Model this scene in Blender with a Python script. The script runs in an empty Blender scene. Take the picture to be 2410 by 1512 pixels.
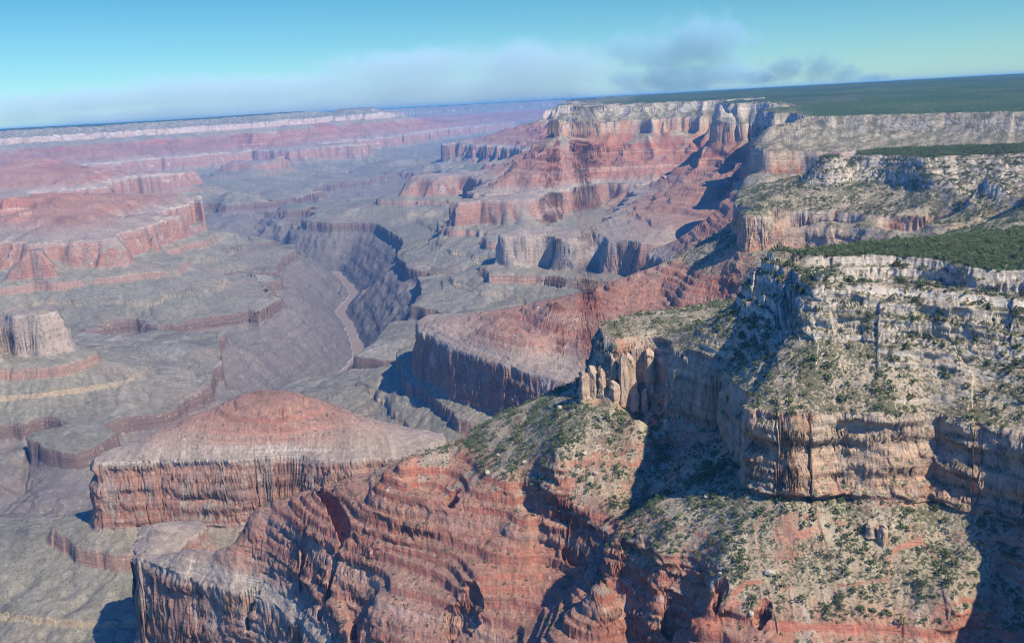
import bpy, math, time
import numpy as np

T0 = time.time()
scene = bpy.context.scene

# ------------------------------------------------------------------ camera
# the frame is handled in a 2410 x 1512 pixel raster (same aspect as the photo)
PW, PH, PF = 2410.0, 1512.0, 2313.0
CAMZ = 1600.0                       # metres above the river
PITCH, ROLL = math.radians(12.55), math.radians(3.1)
FWD = np.array([0.0, math.cos(PITCH), -math.sin(PITCH)])
R0 = np.array([1.0, 0.0, 0.0]); U0 = np.array([0.0, math.sin(PITCH), math.cos(PITCH)])
RIGHT = math.cos(ROLL) * R0 - math.sin(ROLL) * U0
UP = math.sin(ROLL) * R0 + math.cos(ROLL) * U0
cam_d = bpy.data.cameras.new("camera"); cam = bpy.data.objects.new("camera", cam_d)
scene.collection.objects.link(cam); scene.camera = cam
cam_d.sensor_width = 36.0; cam_d.lens = 36.0 * PF / PW
cam_d.clip_start = 5.0; cam_d.clip_end = 300000.0
from mathutils import Matrix
cam.matrix_world = Matrix(((RIGHT[0], UP[0], -FWD[0], 0), (RIGHT[1], UP[1], -FWD[1], 0), (RIGHT[2], UP[2], -FWD[2], CAMZ), (0, 0, 0, 1)))

# ------------------------------------------------------------------ sky, sun, exposure
SUN_AZ, SUN_EL = math.radians(135.0), math.radians(45.0)     # azimuth clockwise from +Y (the view)
world = bpy.data.worlds.new("World"); scene.world = world; world.use_nodes = True
wn = world.node_tree; wn.nodes.clear()
sky = wn.nodes.new("ShaderNodeTexSky"); sky.sky_type = 'NISHITA'; sky.sun_disc = False
sky.sun_elevation = SUN_EL; sky.sun_rotation = SUN_AZ
sky.altitude = 1500.0; sky.air_density = 1.0; sky.dust_density = 0.3; sky.ozone_density = 4.0
bg = wn.nodes.new("ShaderNodeBackground"); bg.inputs[1].default_value = 0.10
wo = wn.nodes.new("ShaderNodeOutputWorld")
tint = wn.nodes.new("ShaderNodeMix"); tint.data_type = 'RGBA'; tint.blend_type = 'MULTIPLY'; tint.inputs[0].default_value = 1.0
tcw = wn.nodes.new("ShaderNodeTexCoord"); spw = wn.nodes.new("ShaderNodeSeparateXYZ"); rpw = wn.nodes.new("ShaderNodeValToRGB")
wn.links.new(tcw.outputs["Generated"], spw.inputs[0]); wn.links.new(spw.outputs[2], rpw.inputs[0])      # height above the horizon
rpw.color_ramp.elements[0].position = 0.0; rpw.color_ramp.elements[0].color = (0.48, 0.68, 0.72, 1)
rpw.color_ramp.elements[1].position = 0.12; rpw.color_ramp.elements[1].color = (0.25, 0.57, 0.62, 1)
e_ = rpw.color_ramp.elements.new(0.4); e_.color = (0.30, 0.90, 2.0, 1)  # upper sky, out of frame: blue boost added to tint the shadows
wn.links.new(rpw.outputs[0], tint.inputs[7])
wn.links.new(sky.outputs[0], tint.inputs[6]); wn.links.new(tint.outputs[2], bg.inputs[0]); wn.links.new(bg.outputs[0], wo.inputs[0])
sd = bpy.data.lights.new("sun", 'SUN'); sun = bpy.data.objects.new("sun", sd); scene.collection.objects.link(sun)
sd.energy = 4.6; sd.angle = math.radians(0.53); sd.color = (1.0, 0.88, 0.70)
from mathutils import Vector
sdir = Vector((math.sin(SUN_AZ) * math.cos(SUN_EL), math.cos(SUN_AZ) * math.cos(SUN_EL), math.sin(SUN_EL)))
sun.rotation_euler = sdir.to_track_quat('Z', 'Y').to_euler()
scene.view_settings.view_transform = 'Standard'; scene.view_settings.look = 'None'
scene.view_settings.exposure = 0.64; scene.view_settings.gamma = 1.0
HAZE_D, HAZE_COL = 2.3e-5, (0.13, 0.44, 0.84, 1)
cy = scene.cycles
cy.max_bounces = 5; cy.diffuse_bounces = 2; cy.glossy_bounces = 1; cy.transmission_bounces = 1
cy.volume_bounces = 1; cy.transparent_max_bounces = 4
cy.use_denoising = True; cy.filter_width = 1.0
NCOL, NFINE, NROW = 1300, 3200, 1750
# ------------------------------------------------------------------ strata (heights in metres above the river)
# run coordinate s (metres walked down from the rim) <-> stratigraphic height
R, KB, TB, CB, HB, SB, RB, MB, TT, TPB, RIV = 1380., 1300., 1237., 1135., 1040., 760., 590., 530., 400., 340., 0.
S_LEV = np.array([-3000., -60., 0., 50., 140., 151., 280., 660., 673., 724., 730., 745., 905., 909., 1180., 1185., 1600., 1700.])
Z_LEV = np.array([1400., 1386., R, KB, TB, CB, HB, SB, RB, 562., 522., 518., 474., 457., TT, TPB, RIV, -6.])
def S_of(z): return np.interp(-np.asarray(z, float), -Z_LEV, S_LEV)
BUMP = [(math.radians(20), math.log(3100.), math.radians(11), .22, -30.), (math.radians(30), math.log(1230.), math.radians(4.5), .12, -17.), (math.radians(1.4), math.log(5650.), math.radians(3.2), .09, -42.), (math.radians(-9), math.log(24500.), math.radians(5.), .10, 60.)]      # local warps of the strata
def dip(d, az=None):  # regional rise of the strata away from the viewer
    d = np.asarray(d, float); r = 220.0 * (1.0 - np.exp(-np.maximum(d - 2500.0, 0.0) / 6000.0))
    if az is not None:
        for a0, l0, sa, sl, h in BUMP: r = r + h * np.exp(-0.5 * ((az - a0) / sa) ** 2 - 0.5 * ((np.log(np.maximum(d, 1.0)) - l0) / sl) ** 2)
    return r
def ray(x, y):
    v = FWD * PF + RIGHT * (x - PW / 2) + UP * (PH / 2 - y)
    return v / np.hypot(v[0], v[1])       # per metre of ground distance
def hit(x, y, z):
    v = ray(x, y); az = math.atan2(v[0], v[1]); d = (z - CAMZ) / v[2]
    for _ in range(30):
        if not 0 < d < 60000: d = 60000.0
        d = 0.5 * d + 0.5 * ((z + float(dip(d, az))) - CAMZ) / v[2] if v[2] < -1e-4 else 60000.0
        if d <= 0 or d > 60000: d = 60000.0
    return az, d
CT = []      # controls: az, ln d, s, weight-noise
def resample(pts, step=19.0):
    out = []
    for a, b in zip(pts[:-1], pts[1:]):
        n = max(1, int(math.hypot(b[0] - a[0], b[1] - a[1]) / step))
        for k in range(n): out.append([a[i] + (b[i] - a[i]) * k / n for i in range(len(a))])
    out.append(list(pts[-1])); return out
def L(z, pts):
    """a traced line that lies on the stratum of height z (or runs from z[0] to z[1])"""
    rs = resample(pts); n = len(rs)
    for k, (x, y) in enumerate(rs):
        zz = z if not isinstance(z, tuple) else z[0] + (z[1] - z[0]) * k / max(1, n - 1)
        az, d = hit(x, y, zz)
        CT.append((az, math.log(d), float(S_of(zz)), x, y, zz, d))
def Dd(z, pts):
    """line given by picture column (x, y) and ground distance d"""
    rs = resample(pts, 40)
    for x, y, d in rs:
        v = ray(x, y)
        CT.append((math.atan2(v[0], v[1]), math.log(d), float(S_of(z)), x, y, z, d))

def CL(zt, pts, zb, run=40.0):
    """a cliff: its traced top edge, and its foot the given run in front of it"""
    n0 = len(CT); L(zt, pts); top = CT[n0:]
    for az, ld, s, x, y, z, d in top: CT.append((az, math.log(d - run), float(S_of(zb)), x, y, zb, d - run))

def TP(pts):
    """edge of the tonto platform: a cliff, then the slope under it"""
    n0 = len(CT); CL(TT, pts, TPB, 14.0)
    for az, ld, s, x, y, z, d in [c for c in CT[n0:] if c[5] == TT]: CT.append((az, math.log(d - 85), float(S_of(318.)), x, y, 318., d - 85))
# ---- A: near rim plateau on the right and its cliffs
L(R, [(1868, 592), (1899, 612), (1935, 632), (2080, 640), (2152, 645), (2225, 659), (2297, 666), (2409, 673)]); Dd(R, [(2500, 680, 1290), (2700, 700, 1400), (2900, 700, 1550)])
L(R, [(1868, 590), (1971, 583), (2116, 568), (2225, 554), (2409, 539), (2600, 520)])
Dd(1384, [(2000, 600, 1420), (2250, 600, 1500), (2409, 600, 1500), (2700, 600, 1500)])
Dd(1384, [(2300, 600, 1330), (2500, 600, 1350)])
L(KB, [(1932, 765), (2000, 770), (2080, 760), (2200, 770), (2300, 790), (2409, 800)])
CL(1239, [(1758, 952), (1863, 972), (1990, 958), (2080, 966), (2207, 962), (2280, 985), (2409, 1010), (2600, 1060)], CB, 15)
L(1132, [(1718, 1127), (1761, 1167)])
Dd(1150, [(1980, 600, 1950), (2200, 600, 2050), (2409, 600, 2150), (2700, 600, 2200)])
Dd(1250, [(1950, 600, 1650), (2409, 600, 1780), (2700, 600, 1850)])
# crest from the tip of A down to the pinnacles
L((1370, 1262), [(1855, 600), (1800, 640), (1760, 660), (1720, 735), (1640, 785)])
L((1258, 1240), [(1640, 785), (1570, 788)]); L((1240, 1222), [(1570, 788), (1500, 802), (1455, 822)]); L((1222, 1178), [(1455, 824), (1400, 854), (1364, 892)])
# recess: wall facing left under A
CL(1226, [(1747, 930), (1700, 895), (1664, 868), (1620, 852), (1573, 840)], CB, 22); CL((1225, 1220), [(1573, 840), (1545, 846), (1520, 850)], CB, 22)
L(1152, [(1361, 945), (1400, 928), (1440, 935), (1480, 952), (1516, 970)]); 
# dark alcove between A and the crest
L(1252, [(1770, 735), (1830, 745), (1885, 760)]); L(1376, [(1870, 594), (1890, 612), (1910, 637), (1922, 652)]); L(1262, [(1868, 690), (1898, 765)])
L(1238, [(1745, 785), (1820, 802), (1890, 818)])
# far side of the crest (hidden fall)
Dd(1125, [(1400, 850, 1680), (1500, 800, 1720), (1600, 790, 1760), (1700, 760, 1800)])
# ---- slopes under the pinnacles, C ridge
L((1135, 1045), [(1357, 950), (1321, 958), (1259, 960), (1190, 966), (1147, 992), (1100, 1037)]); L((1043, 1033), [(1100, 1037), (1031, 1066), (915, 1092)])
L((1030, 990), [(915, 1094), (887, 1128)])
L((985, 890), [(885, 1150), (860, 1168), (740, 1190), (660, 1183), (600, 1186)])
L((880, 770), [(590, 1190), (590, 1240), (540, 1270), (470, 1290), (390, 1300), (365, 1322)])
L((1088, 1092), [(1240, 1000), (1300, 1090)]); L((1062, 1050), [(1360, 1135), (1440, 1165), (1478, 1192)])
L(1032, [(915, 1098), (1015, 1125), (1111, 1150), (1200, 1160), (1330, 1195), (1445, 1240)])
L(990, [(885, 1130), (960, 1165), (1111, 1210), (1250, 1230), (1395, 1300)])
L(932, [(807, 1250), (900, 1280), (988, 1301), (1060, 1330), (1104, 1390), (1200, 1380), (1325, 1400)])
L(880, [(597, 1192), (680, 1250), (760, 1330), (840, 1406), (950, 1435), (1060, 1457), (1120, 1480), (1195, 1505)])
L(810, [(530, 1280), (640, 1330), (760, 1410), (850, 1500), (900, 1560)])
L(SB, [(360, 1330), (420, 1355), (490, 1350), (540, 1380), (600, 1400), (660, 1430), (720, 1480), (760, 1510), (800, 1560)])
L(602, [(380, 1505), (460, 1545), (560, 1590), (660, 1650), (760, 1720)])
L(SB, [(360, 1330), (368, 1312), (400, 1295)])
L(602, [(352, 1400), (330, 1470), (340, 1500)])
Dd(RB, [(400, 1290, 1960), (500, 1270, 2000), (640, 1230, 2060), (760, 1200, 2080)])
Dd(SB, [(520, 1270, 1880), (640, 1200, 1900), (760, 1190, 1900), (880, 1150, 1920)])
Dd(SB, [(1000, 1080, 2000), (1100, 1037, 2020), (1200, 970, 2120), (1290, 950, 2150), (1360, 930, 2180)])
Dd(560, [(900, 1100, 2200), (1000, 1080, 2300), (1100, 1030, 2400), (1200, 960, 2500), (1290, 950, 2520), (1400, 900, 2550)])
# gully between C and D
L((1042, 985), [(1462, 1248), (1420, 1300), (1370, 1350)]); L((985, 932), [(1370, 1350), (1310, 1410)])
L((930, 885), [(1310, 1410), (1250, 1480), (1200, 1570)])
# bay in the shade
L(1075, [(1520, 1060), (1560, 1085), (1620, 1095), (1680, 1125)])
L(1048, [(1490, 1175), (1520, 1190)])
# ---- D: spur in front
L((1124, 1105), [(1705, 1130), (1654, 1149), (1600, 1170)]); L((1104, 1072), [(1590, 1172), (1520, 1198), (1468, 1222)])
L((1068, 1022), [(1468, 1224), (1440, 1260), (1412, 1330), (1408, 1370)])
L((1018, 925), [(1408, 1372), (1415, 1410), (1380, 1435), (1330, 1455), (1280, 1490), (1250, 1530)])
L(1063, [(1540, 1310), (1600, 1305)]); L(1088, [(1700, 1300), (1850, 1305), (2000, 1305), (2120, 1310), (2230, 1310)])
L(1058, [(1660, 1400), (1800, 1402), (1950, 1405), (2100, 1405)]); L(1075, [(2250, 1405)])
L(1028, [(1600, 1425), (1700, 1470)]); L(1030, [(1860, 1500), (2050, 1505), (2200, 1512), (2330, 1500)])
L(1030, [(1430, 1345), (1490, 1345), (1540, 1380)]); L(985, [(1430, 1410), (1500, 1430), (1560, 1460), (1620, 1512)])
L(945, [(1420, 1460), (1480, 1500), (1560, 1560)])
L(995, [(1700, 1690), (2000, 1700), (2400, 1700)]); L(900, [(1450, 1650), (1550, 1700)]); L(890, [(1700, 2100), (2300, 2100)])
# ravine at the right edge
L(1100, [(2285, 1300)]); L(1072, [(2315, 1400)]); L(1035, [(2365, 1512)])
L(1088, [(2370, 1335)]); L(1070, [(2415, 1400), (2470, 1430)]); L(1038, [(2450, 1500)])
Dd(TB, [(2700, 1100, 1070), (2840, 1100, 1000), (3000, 1100, 930)]); Dd(CB, [(2690, 1100, 1045), (2820, 1100, 975), (2975, 1100, 905)])
L((880, 780), [(1180, 1580), (1050, 1700), (900, 1900)]); L(700, [(700, 1800), (850, 2000)])
# ---- E: spur with the shaded redwall face
CL(SB, [(988, 778), (1038, 806), (1093, 826), (1162, 850), (1220, 868), (1281, 886), (1321, 897), (1370, 905)], RB, 32)
L((560, 590), [(944, 895), (955, 850), (968, 800)])
L(SB, [(984, 776), (990, 770)])
L((768, 800), [(1000, 766), (1060, 748)]); L((805, 850), [(1100, 746), (1170, 738)]); L((850, 905), [(1198, 729), (1299, 713)])
L((905, 985), [(1320, 706), (1400, 682), (1470, 660)]); L((985, 1040), [(1480, 650), (1540, 637), (1600, 628)]); L((1042, 1122), [(1610, 624), (1711, 588), (1745, 572)])
L(905, [(1299, 718), (1400, 732), (1481, 748), (1533, 758)])
L(855, [(1158, 746), (1269, 771), (1360, 776), (1403, 791), (1480, 803)])
L(800, [(1060, 752), (1150, 772), (1223, 791), (1300, 812), (1393, 842)])
L(970, [(1480, 672), (1560, 680)]); L(990, [(1610, 692), (1660, 700), (1720, 712)])
L(945, [(1500, 702), (1575, 706)]); L(938, [(1620, 738), (1690, 745)])
L(1050, [(1690, 650), (1720, 670)])
L(492, [(960, 965)]); L(498, [(1000, 985)]); L(548, [(1080, 1000), (1140, 1010)])
L(514, [(940, 932), (1000, 952)])
L(440, [(790, 925), (850, 945), (900, 975)])
Dd(430, [(1000, 760, 4150), (1100, 740, 4200), (1200, 720, 4250), (1300, 705, 4300)])
Dd(480, [(1400, 680, 4300), (1500, 650, 4250)]); Dd(620, [(1600, 625, 3900), (1700, 590, 3800)])
# ---- B: second promontory
L(R, [(1935, 366), (2044, 364), (2080, 364), (2189, 375), (2297, 384), (2409, 390), (2600, 405)])
L(1386, [(1953, 363), (2153, 355), (2261, 348), (2409, 346), (2600, 340)])
L((1375, 1290), [(1940, 370), (1899, 396), (1863, 420)]); L((1290, 1252), [(1855, 430), (1790, 472), (1747, 497)])
L(KB, [(1900, 420), (1980, 425), (2080, 432), (2200, 440), (2300, 450), (2409, 460)])
L(TB, [(1742, 506), (1812, 507), (1881, 507), (1953, 507), (2050, 515), (2116, 524), (2214, 530), (2320, 525), (2409, 522)])
L(CB, [(1711, 572), (1754, 568), (1820, 572), (1881, 575), (1940, 578), (1990, 585)])
L(CB, [(2100, 592), (2250, 592), (2409, 592), (2700, 600)])
L(CB, [(1720, 560), (1730, 520), (1737, 510)])
Dd(1150, [(2000, 370, 4000), (2200, 370, 3950), (2409, 370, 3950), (2700, 370, 3800)])
Dd(1250, [(1960, 370, 3700), (2200, 370, 3650), (2600, 370, 3600)])
# ---- C2: far plateau wall on the right
Dd(R, [(1805, 273, 5200), (1899, 276, 5100), (2080, 274, 5000), (2261, 274, 4900), (2409, 277, 4800), (2700, 280, 4700)])
Dd(TB, [(1890, 352, 4880), (2044, 355, 4800), (2150, 356, 4750), (2300, 356, 4650), (2600, 356, 4500)])
Dd(CB, [(1780, 390, 4900), (1850, 395, 4830), (2000, 390, 4740), (2200, 390, 4600), (2600, 390, 4450)])
Dd(1390, [(1900, 250, 6000), (2409, 220, 6000), (2700, 220, 6000)])
Dd(1400, [(1500, 240, 12500), (1800, 220, 12000), (2100, 220, 12000), (2409, 220, 12000), (2800, 220, 12000)])
Dd(1400, [(1750, 205, 30000), (2000, 205, 30000), (2409, 190, 30000), (2800, 190, 30000)])
Dd(1395, [(1850, 250, 8000), (2409, 220, 8000), (2700, 220, 8000)])
Dd(1040, [(1780, 420, 4400), (1850, 420, 4300)])
# ---- F: the red promontory
Dd(R, [(1360, 250, 9300), (1473, 248, 9350), (1556, 250, 9250), (1657, 246, 9100), (1682, 246, 9000), (1780, 243, 8700), (1845, 240, 8300)])
Dd(R, [(1845, 262, 7000), (1830, 268, 6200), (1808, 272, 5500)])
Dd(1388, [(1400, 240, 10200), (1450, 240, 11500), (1600, 240, 10500), (1800, 235, 9800)])
Dd(R, [(1360, 235, 10300), (1385, 232, 11800), (1400, 228, 13500)])
Dd(TB, [(1325, 293, 9060), (1401, 290, 9120), (1473, 292, 9120), (1545, 293, 9020), (1657, 293, 8920), (1740, 298, 8500)])
Dd(CB, [(1319, 315, 9000), (1419, 326, 9060), (1473, 324, 9060), (1545, 322, 8960), (1657, 319, 8860), (1740, 320, 8430)])
Dd(HB, [(1305, 348, 8800), (1382, 344, 8860), (1473, 348, 8850), (1582, 351, 8750), (1660, 342, 8650), (1747, 338, 8200)])
Dd(HB, [(1800, 345, 7200), (1850, 350, 6300)])
L(SB, [(1245, 466), (1292, 455), (1364, 440), (1422, 428), (1455, 430)]); L(SB, [(1485, 432), (1545, 428), (1590, 434)])
L(608, [(1236, 524), (1292, 506), (1364, 480), (1437, 476), (1473, 494)]); L(608, [(1473, 494), (1509, 473), (1563, 466)])
CL(SB, [(1190, 452), (1169, 452), (1111, 461), (1053, 476)], RB, 60); L(SB, [(1169, 452), (1200, 456), (1222, 450)])
pass
L((765, 830), [(1200, 440), (1200, 410)]); L(900, [(1190, 405), (1220, 390), (1260, 380)])
Dd(930, [(1262, 385, 8150), (1300, 378, 8350), (1400, 385, 8600), (1550, 390, 8550), (1680, 385, 8450)])
CL(SB, [(823, 443), (845, 441), (865, 447), (923, 425), (966, 410), (1017, 418), (1093, 414), (1125, 425), (1165, 424)], RB, 70)
pass
Dd(500, [(900, 420, 9600), (966, 405, 9700), (1050, 410, 9400)])
CL(SB, [(1089, 389), (1147, 381), (1219, 392)], RB, 80); pass
L(645, [(1040, 360), (1060, 345), (1090, 350)]); L(SB, [(1071, 338), (1085, 338), (1130, 345), (1200, 345)])
L((1050, 900), [(1310, 283), (1292, 283), (1248, 291), (1183, 312)]); L(900, [(1183, 315), (1240, 318), (1300, 325)])
Dd(CB, [(1337, 300, 9500), (1343, 280, 10300), (1352, 260, 11300), (1364, 245, 12500)]); Dd(HB, [(1312, 300, 9700), (1320, 280, 10500), (1332, 260, 11500), (1345, 250, 12800)]); Dd(TB, [(1345, 300, 9600), (1350, 280, 10300)])
# F2 nearer red spur
L((1100, 900), [(1850, 400), (1780, 415), (1700, 425), (1606, 438)]); L((900, 800), [(1606, 438), (1560, 455), (1506, 484)])
L(900, [(1620, 462), (1700, 460), (1780, 455)])
L(798, [(1480, 505)]); L(820, [(1560, 520), (1640, 525), (1720, 520)])
L((795, 765), [(1506, 514), (1480, 540), (1450, 560)])
CL(SB, [(1372, 563), (1395, 552), (1437, 566), (1480, 568), (1527, 573)], RB, 32)
CL(SB, [(1573, 568), (1610, 562), (1660, 560), (1710, 550)], RB, 32)
# G grey butte
CL(SB, [(1169, 566), (1219, 560), (1310, 561), (1360, 560)], RB, 30); L(768, [(1200, 553), (1260, 550), (1330, 551)]); L(RB, [(1162, 560), (1200, 540)])
Dd(540, [(1180, 540, 6150), (1220, 540, 6200), (1300, 540, 6250), (1380, 540, 6300)]); Dd(545, [(1200, 535, 6900), (1270, 535, 6950), (1350, 530, 7050), (1420, 520, 7150)]); Dd(620, [(1395, 545, 5800), (1410, 540, 6100)])
L(520, [(1171, 664), (1220, 650), (1300, 650)]); L(530, [(1130, 650), (1150, 620), (1160, 600)])
L(480, [(1180, 690), (1250, 700)])
# tonto edges right of the river
TP([(702, 535), (735, 535), (771, 534), (800, 536), (857, 541), (923, 526), (1002, 524), (1049, 530)])
pass
TP([(868, 584), (920, 590), (948, 588), (1000, 582)]); L(480, [(1040, 575), (1080, 570)]); pass
TP([(980, 628), (1038, 635), (1078, 642), (1143, 638)]); pass
TP([(893, 700), (910, 694), (930, 705), (988, 712), (1046, 729), (1062, 742)]); pass
TP([(847, 836), (886, 843), (948, 846)]); pass
L(500, [(850, 490), (950, 490), (1050, 510)]); L(470, [(900, 560), (1000, 550), (1100, 590)])
L(440, [(960, 690), (1020, 665), (1100, 690)]); L(430, [(900, 790), (950, 770)])
# ---- river and inner gorge
L(-3, [(700, 985), (745, 935), (785, 897), (814, 872), (838, 846), (842, 820), (828, 785), (818, 762), (800, 737), (806, 722), (822, 708), (833, 692), (826, 678), (822, 672)])
Dd(-3, [(790, 640, 9050), (740, 620, 9000), (680, 600, 9150), (620, 560, 9600), (570, 540, 10200), (560, 520, 11000), (620, 500, 11800), (720, 480, 12500), (850, 440, 13500), (1000, 400, 15500), (1150, 350, 19000)])
L(200, [(775, 780), (790, 810), (800, 845), (770, 880)]); L(200, [(850, 690), (848, 720), (856, 760), (859, 800)])
L(180, [(850, 655)]); L(300, [(730, 572), (780, 585)]); L(190, [(780, 615), (812, 632)])
# ---- H: redwall mesa at the lower left
CL(SB, [(205, 1084), (265, 1086), (326, 1084), (453, 1078), (550, 1077), (623, 1069), (688, 1069), (760, 1080), (833, 1084), (857, 1078), (908, 1074), (960, 1070), (1030, 1050)], RB, 26)
L(775, [(215, 1078), (300, 1060)])
L((765, 850), [(290, 1042), (344, 1020), (398, 995), (471, 968), (525, 950), (597, 916)]); L((860, 858), [(597, 915), (640, 914), (688, 918)]); L((855, 770), [(688, 918), (760, 944), (815, 966), (865, 984)])
L(770, [(870, 986), (950, 1000), (1030, 1020)])
L(800, [(350, 1030), (450, 1030), (560, 1035), (700, 1030), (850, 1020)])
CL(562, [(-150, 1285), (0, 1245), (72, 1231), (118, 1220)], 522, 12); Dd(562, [(165, 1220, 2570), (250, 1250, 2480), (300, 1262, 2455), (400, 1265, 2395), (500, 1260, 2350)]); Dd(522, [(165, 1220, 2558), (250, 1250, 2468), (300, 1262, 2443), (400, 1265, 2383), (500, 1260, 2338)])
Dd(490, [(0, 1300, 2600), (100, 1290, 2520), (253, 1274, 2390), (304, 1294, 2370), (380, 1292, 2310)])
Dd(455, [(60, 1370, 2400), (150, 1370, 2330), (250, 1360, 2280), (330, 1380, 2230)]); Dd(412, [(0, 1440, 2270), (150, 1440, 2200), (280, 1440, 2120)]); Dd(345, [(-50, 1540, 2050), (100, 1560, 1990), (250, 1600, 1930)])
L(500, [(300, 1530), (320, 1600)])
L(560, [(380, 1270), (390, 1300)])
Dd(300, [(130, 1130, 3250), (200, 1070, 3300), (300, 1030, 3250), (400, 990, 3250), (520, 950, 3350), (640, 915, 3450), (760, 940, 3300), (850, 970, 3150)])
Dd(480, [(200, 1060, 2960), (300, 1030, 2960), (400, 995, 2950), (600, 915, 2950), (760, 944, 2880), (870, 985, 2750), (1000, 1010, 2700)])
L(250, [(20, 1220), (60, 1160), (90, 1110), (100, 1060)])
L((290, 385), [(0, 1150), (30, 1080), (66, 1005)])
L(330, [(150, 1100), (120, 1140)])
# ---- I: butte at the left edge, tonto lobes
CL(SB, [(-120, 765), (0, 757), (36, 753), (80, 751), (134, 749)], RB, 30); Dd(800, [(-60, 750, 4640), (20, 750, 4620), (90, 750, 4590)]); Dd(SB, [(-60, 750, 4780), (20, 750, 4760), (100, 750, 4700)]); Dd(RB, [(150, 750, 4560)])
Dd(RB, [(-100, 720, 4900), (0, 720, 4880), (110, 715, 4810)])
L(520, [(0, 876), (80, 876), (163, 872)]); L((570, 460), [(195, 815), (217, 835), (268, 850), (340, 880)])
TP([(170, 764), (232, 764), (279, 749), (330, 752), (384, 760), (453, 746), (521, 735), (616, 733), (684, 728)]); pass
TP([(500, 858), (561, 843), (630, 833), (650, 810), (670, 793)]); pass
TP([(495, 862), (489, 894), (471, 915), (435, 930), (406, 955), (384, 967), (275, 977), (252, 988), (262, 1016), (236, 1049), (199, 1063), (145, 1060), (90, 1038), (65, 1009), (65, 978), (40, 985), (0, 1000), (-100, 1010)])
pass
L(410, [(100, 1010), (180, 1020), (230, 1010)]); L(440, [(150, 940), (250, 930), (350, 900)]); L(425, [(350, 850), (450, 830), (560, 800)]); L(470, [(100, 925), (60, 945)])
L(250, [(560, 900), (650, 870), (720, 860), (740, 900)]); L(120, [(760, 850), (770, 890)])
L(470, [(250, 725), (350, 715)]); L(450, [(450, 700), (550, 695)])
TP([(507, 643), (597, 632), (680, 629), (735, 625)]); pass
TP([(742, 618), (710, 600), (680, 582)]); TP([(637, 693), (690, 700), (712, 708)]); pass
L(420, [(500, 590), (600, 585)]); L(450, [(450, 620), (520, 615)])
L(532, [(250, 660), (350, 655), (420, 650)]); L(488, [(100, 697), (200, 697), (300, 692)]); L(570, [(0, 670), (100, 665)])
# ---- K: redwall mesas in the left distance
CL(SB, [(-80, 560), (0, 562), (87, 570), (203, 565), (261, 562)], RB, 45); L(600, [(330, 590), (409, 605)]); pass; L(560, [(340, 614), (415, 626)])
L(985, [(30, 456), (60, 456)]); L(960, [(87, 466)]); L((905, 860), [(97, 482), (170, 506)]); L((850, 768), [(172, 508), (195, 523), (225, 548)])
L(872, [(0, 490), (60, 497)]); L(808, [(0, 530), (90, 535), (160, 532)])
CL(SB, [(253, 520), (311, 512), (380, 507), (460, 502)], RB, 55); L(RB, [(478, 520), (470, 505)])
L(860, [(215, 500), (235, 487)]); L(830, [(300, 492), (340, 492)])
L(SB, [(0, 470), (80, 451), (160, 445), (232, 439)]); L(630, [(83, 480), (160, 474), (239, 469), (245, 455)])
L((1000, 1060), [(0, 388), (40, 378), (72, 370)]); L((1060, 900), [(72, 370), (123, 386), (170, 410)]); L((900, 770), [(170, 412), (217, 432)])
CL(SB, [(145, 411), (230, 410), (311, 413)], RB, 90); pass
CL(SB, [(362, 415), (445, 404), (507, 402), (554, 404)], RB, 90); pass; L(480, [(610, 440), (650, 447)])
CL(SB, [(536, 375), (579, 369), (637, 371), (666, 367)], RB, 90); pass
CL(SB, [(666, 353), (742, 353)], RB, 90); pass
CL(SB, [(770, 340), (850, 333), (920, 345)], RB, 90); pass
L(SB, [(780, 345), (840, 342)])
L(440, [(290, 491), (398, 472), (507, 465), (521, 458), (600, 455), (659, 456)]); L(380, [(300, 502), (398, 486), (507, 480), (521, 474), (659, 466)])
L(TT, [(587, 498), (650, 492), (710, 480)])
L(TT, [(720, 440), (800, 425), (900, 405)]); L(300, [(520, 500), (560, 515)]); L(TT, [(760, 410), (860, 395), (960, 375)])
L(460, [(700, 410), (800, 390)]); L(120, [(600, 555), (640, 560)])
# north rim
Dd(R, [(-150, 318, 20700), (0, 310, 20700), (200, 300, 21000), (400, 288, 21600), (600, 275, 22400), (700, 268, 22900), (722, 270, 26500), (760, 270, 33000), (1000, 265, 40000), (1180, 250, 41500), (1400, 235, 42500)])
Dd(R, [(806, 262, 23850), (845, 262, 23700), (880, 262, 23850)]); Dd(R, [(808, 262, 25800), (878, 262, 25800)]); Dd(1386, [(825, 262, 24700), (860, 262, 24700)])
Dd(CB, [(796, 262, 24700), (800, 262, 23350), (845, 262, 23200), (888, 262, 23350), (893, 262, 24700), (885, 262, 26400), (803, 262, 26400)])
Dd(1262, [(937, 262, 25400), (944, 262, 25400)]); Dd(CB, [(915, 262, 25300), (940, 262, 24700), (968, 262, 25300), (940, 262, 26200)])
Dd(1010, [(745, 275, 26500), (780, 272, 28000), (840, 268, 29500), (900, 268, 29500), (960, 268, 31000), (1050, 265, 34500), (1150, 260, 36500), (1300, 250, 37500)])
Dd(1400, [(-150, 318, 33600), (200, 300, 33600), (600, 275, 33600)])
Dd(CB, [(-150, 345, 20050), (0, 340, 20050), (200, 322, 20400), (400, 305, 20900), (600, 292, 21600), (700, 285, 22150), (735, 280, 26000), (780, 275, 32000), (1000, 270, 38800), (1200, 262, 40000), (1350, 255, 41000)])
Dd(SB, [(-100, 395, 17920), (50, 390, 17920), (246, 378, 18144), (362, 364, 18480), (500, 360, 18816), (600, 340, 19712), (700, 325, 20496), (900, 315, 21840), (1000, 300, 25200), (1150, 290, 30240), (1300, 290, 33600)])
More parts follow.
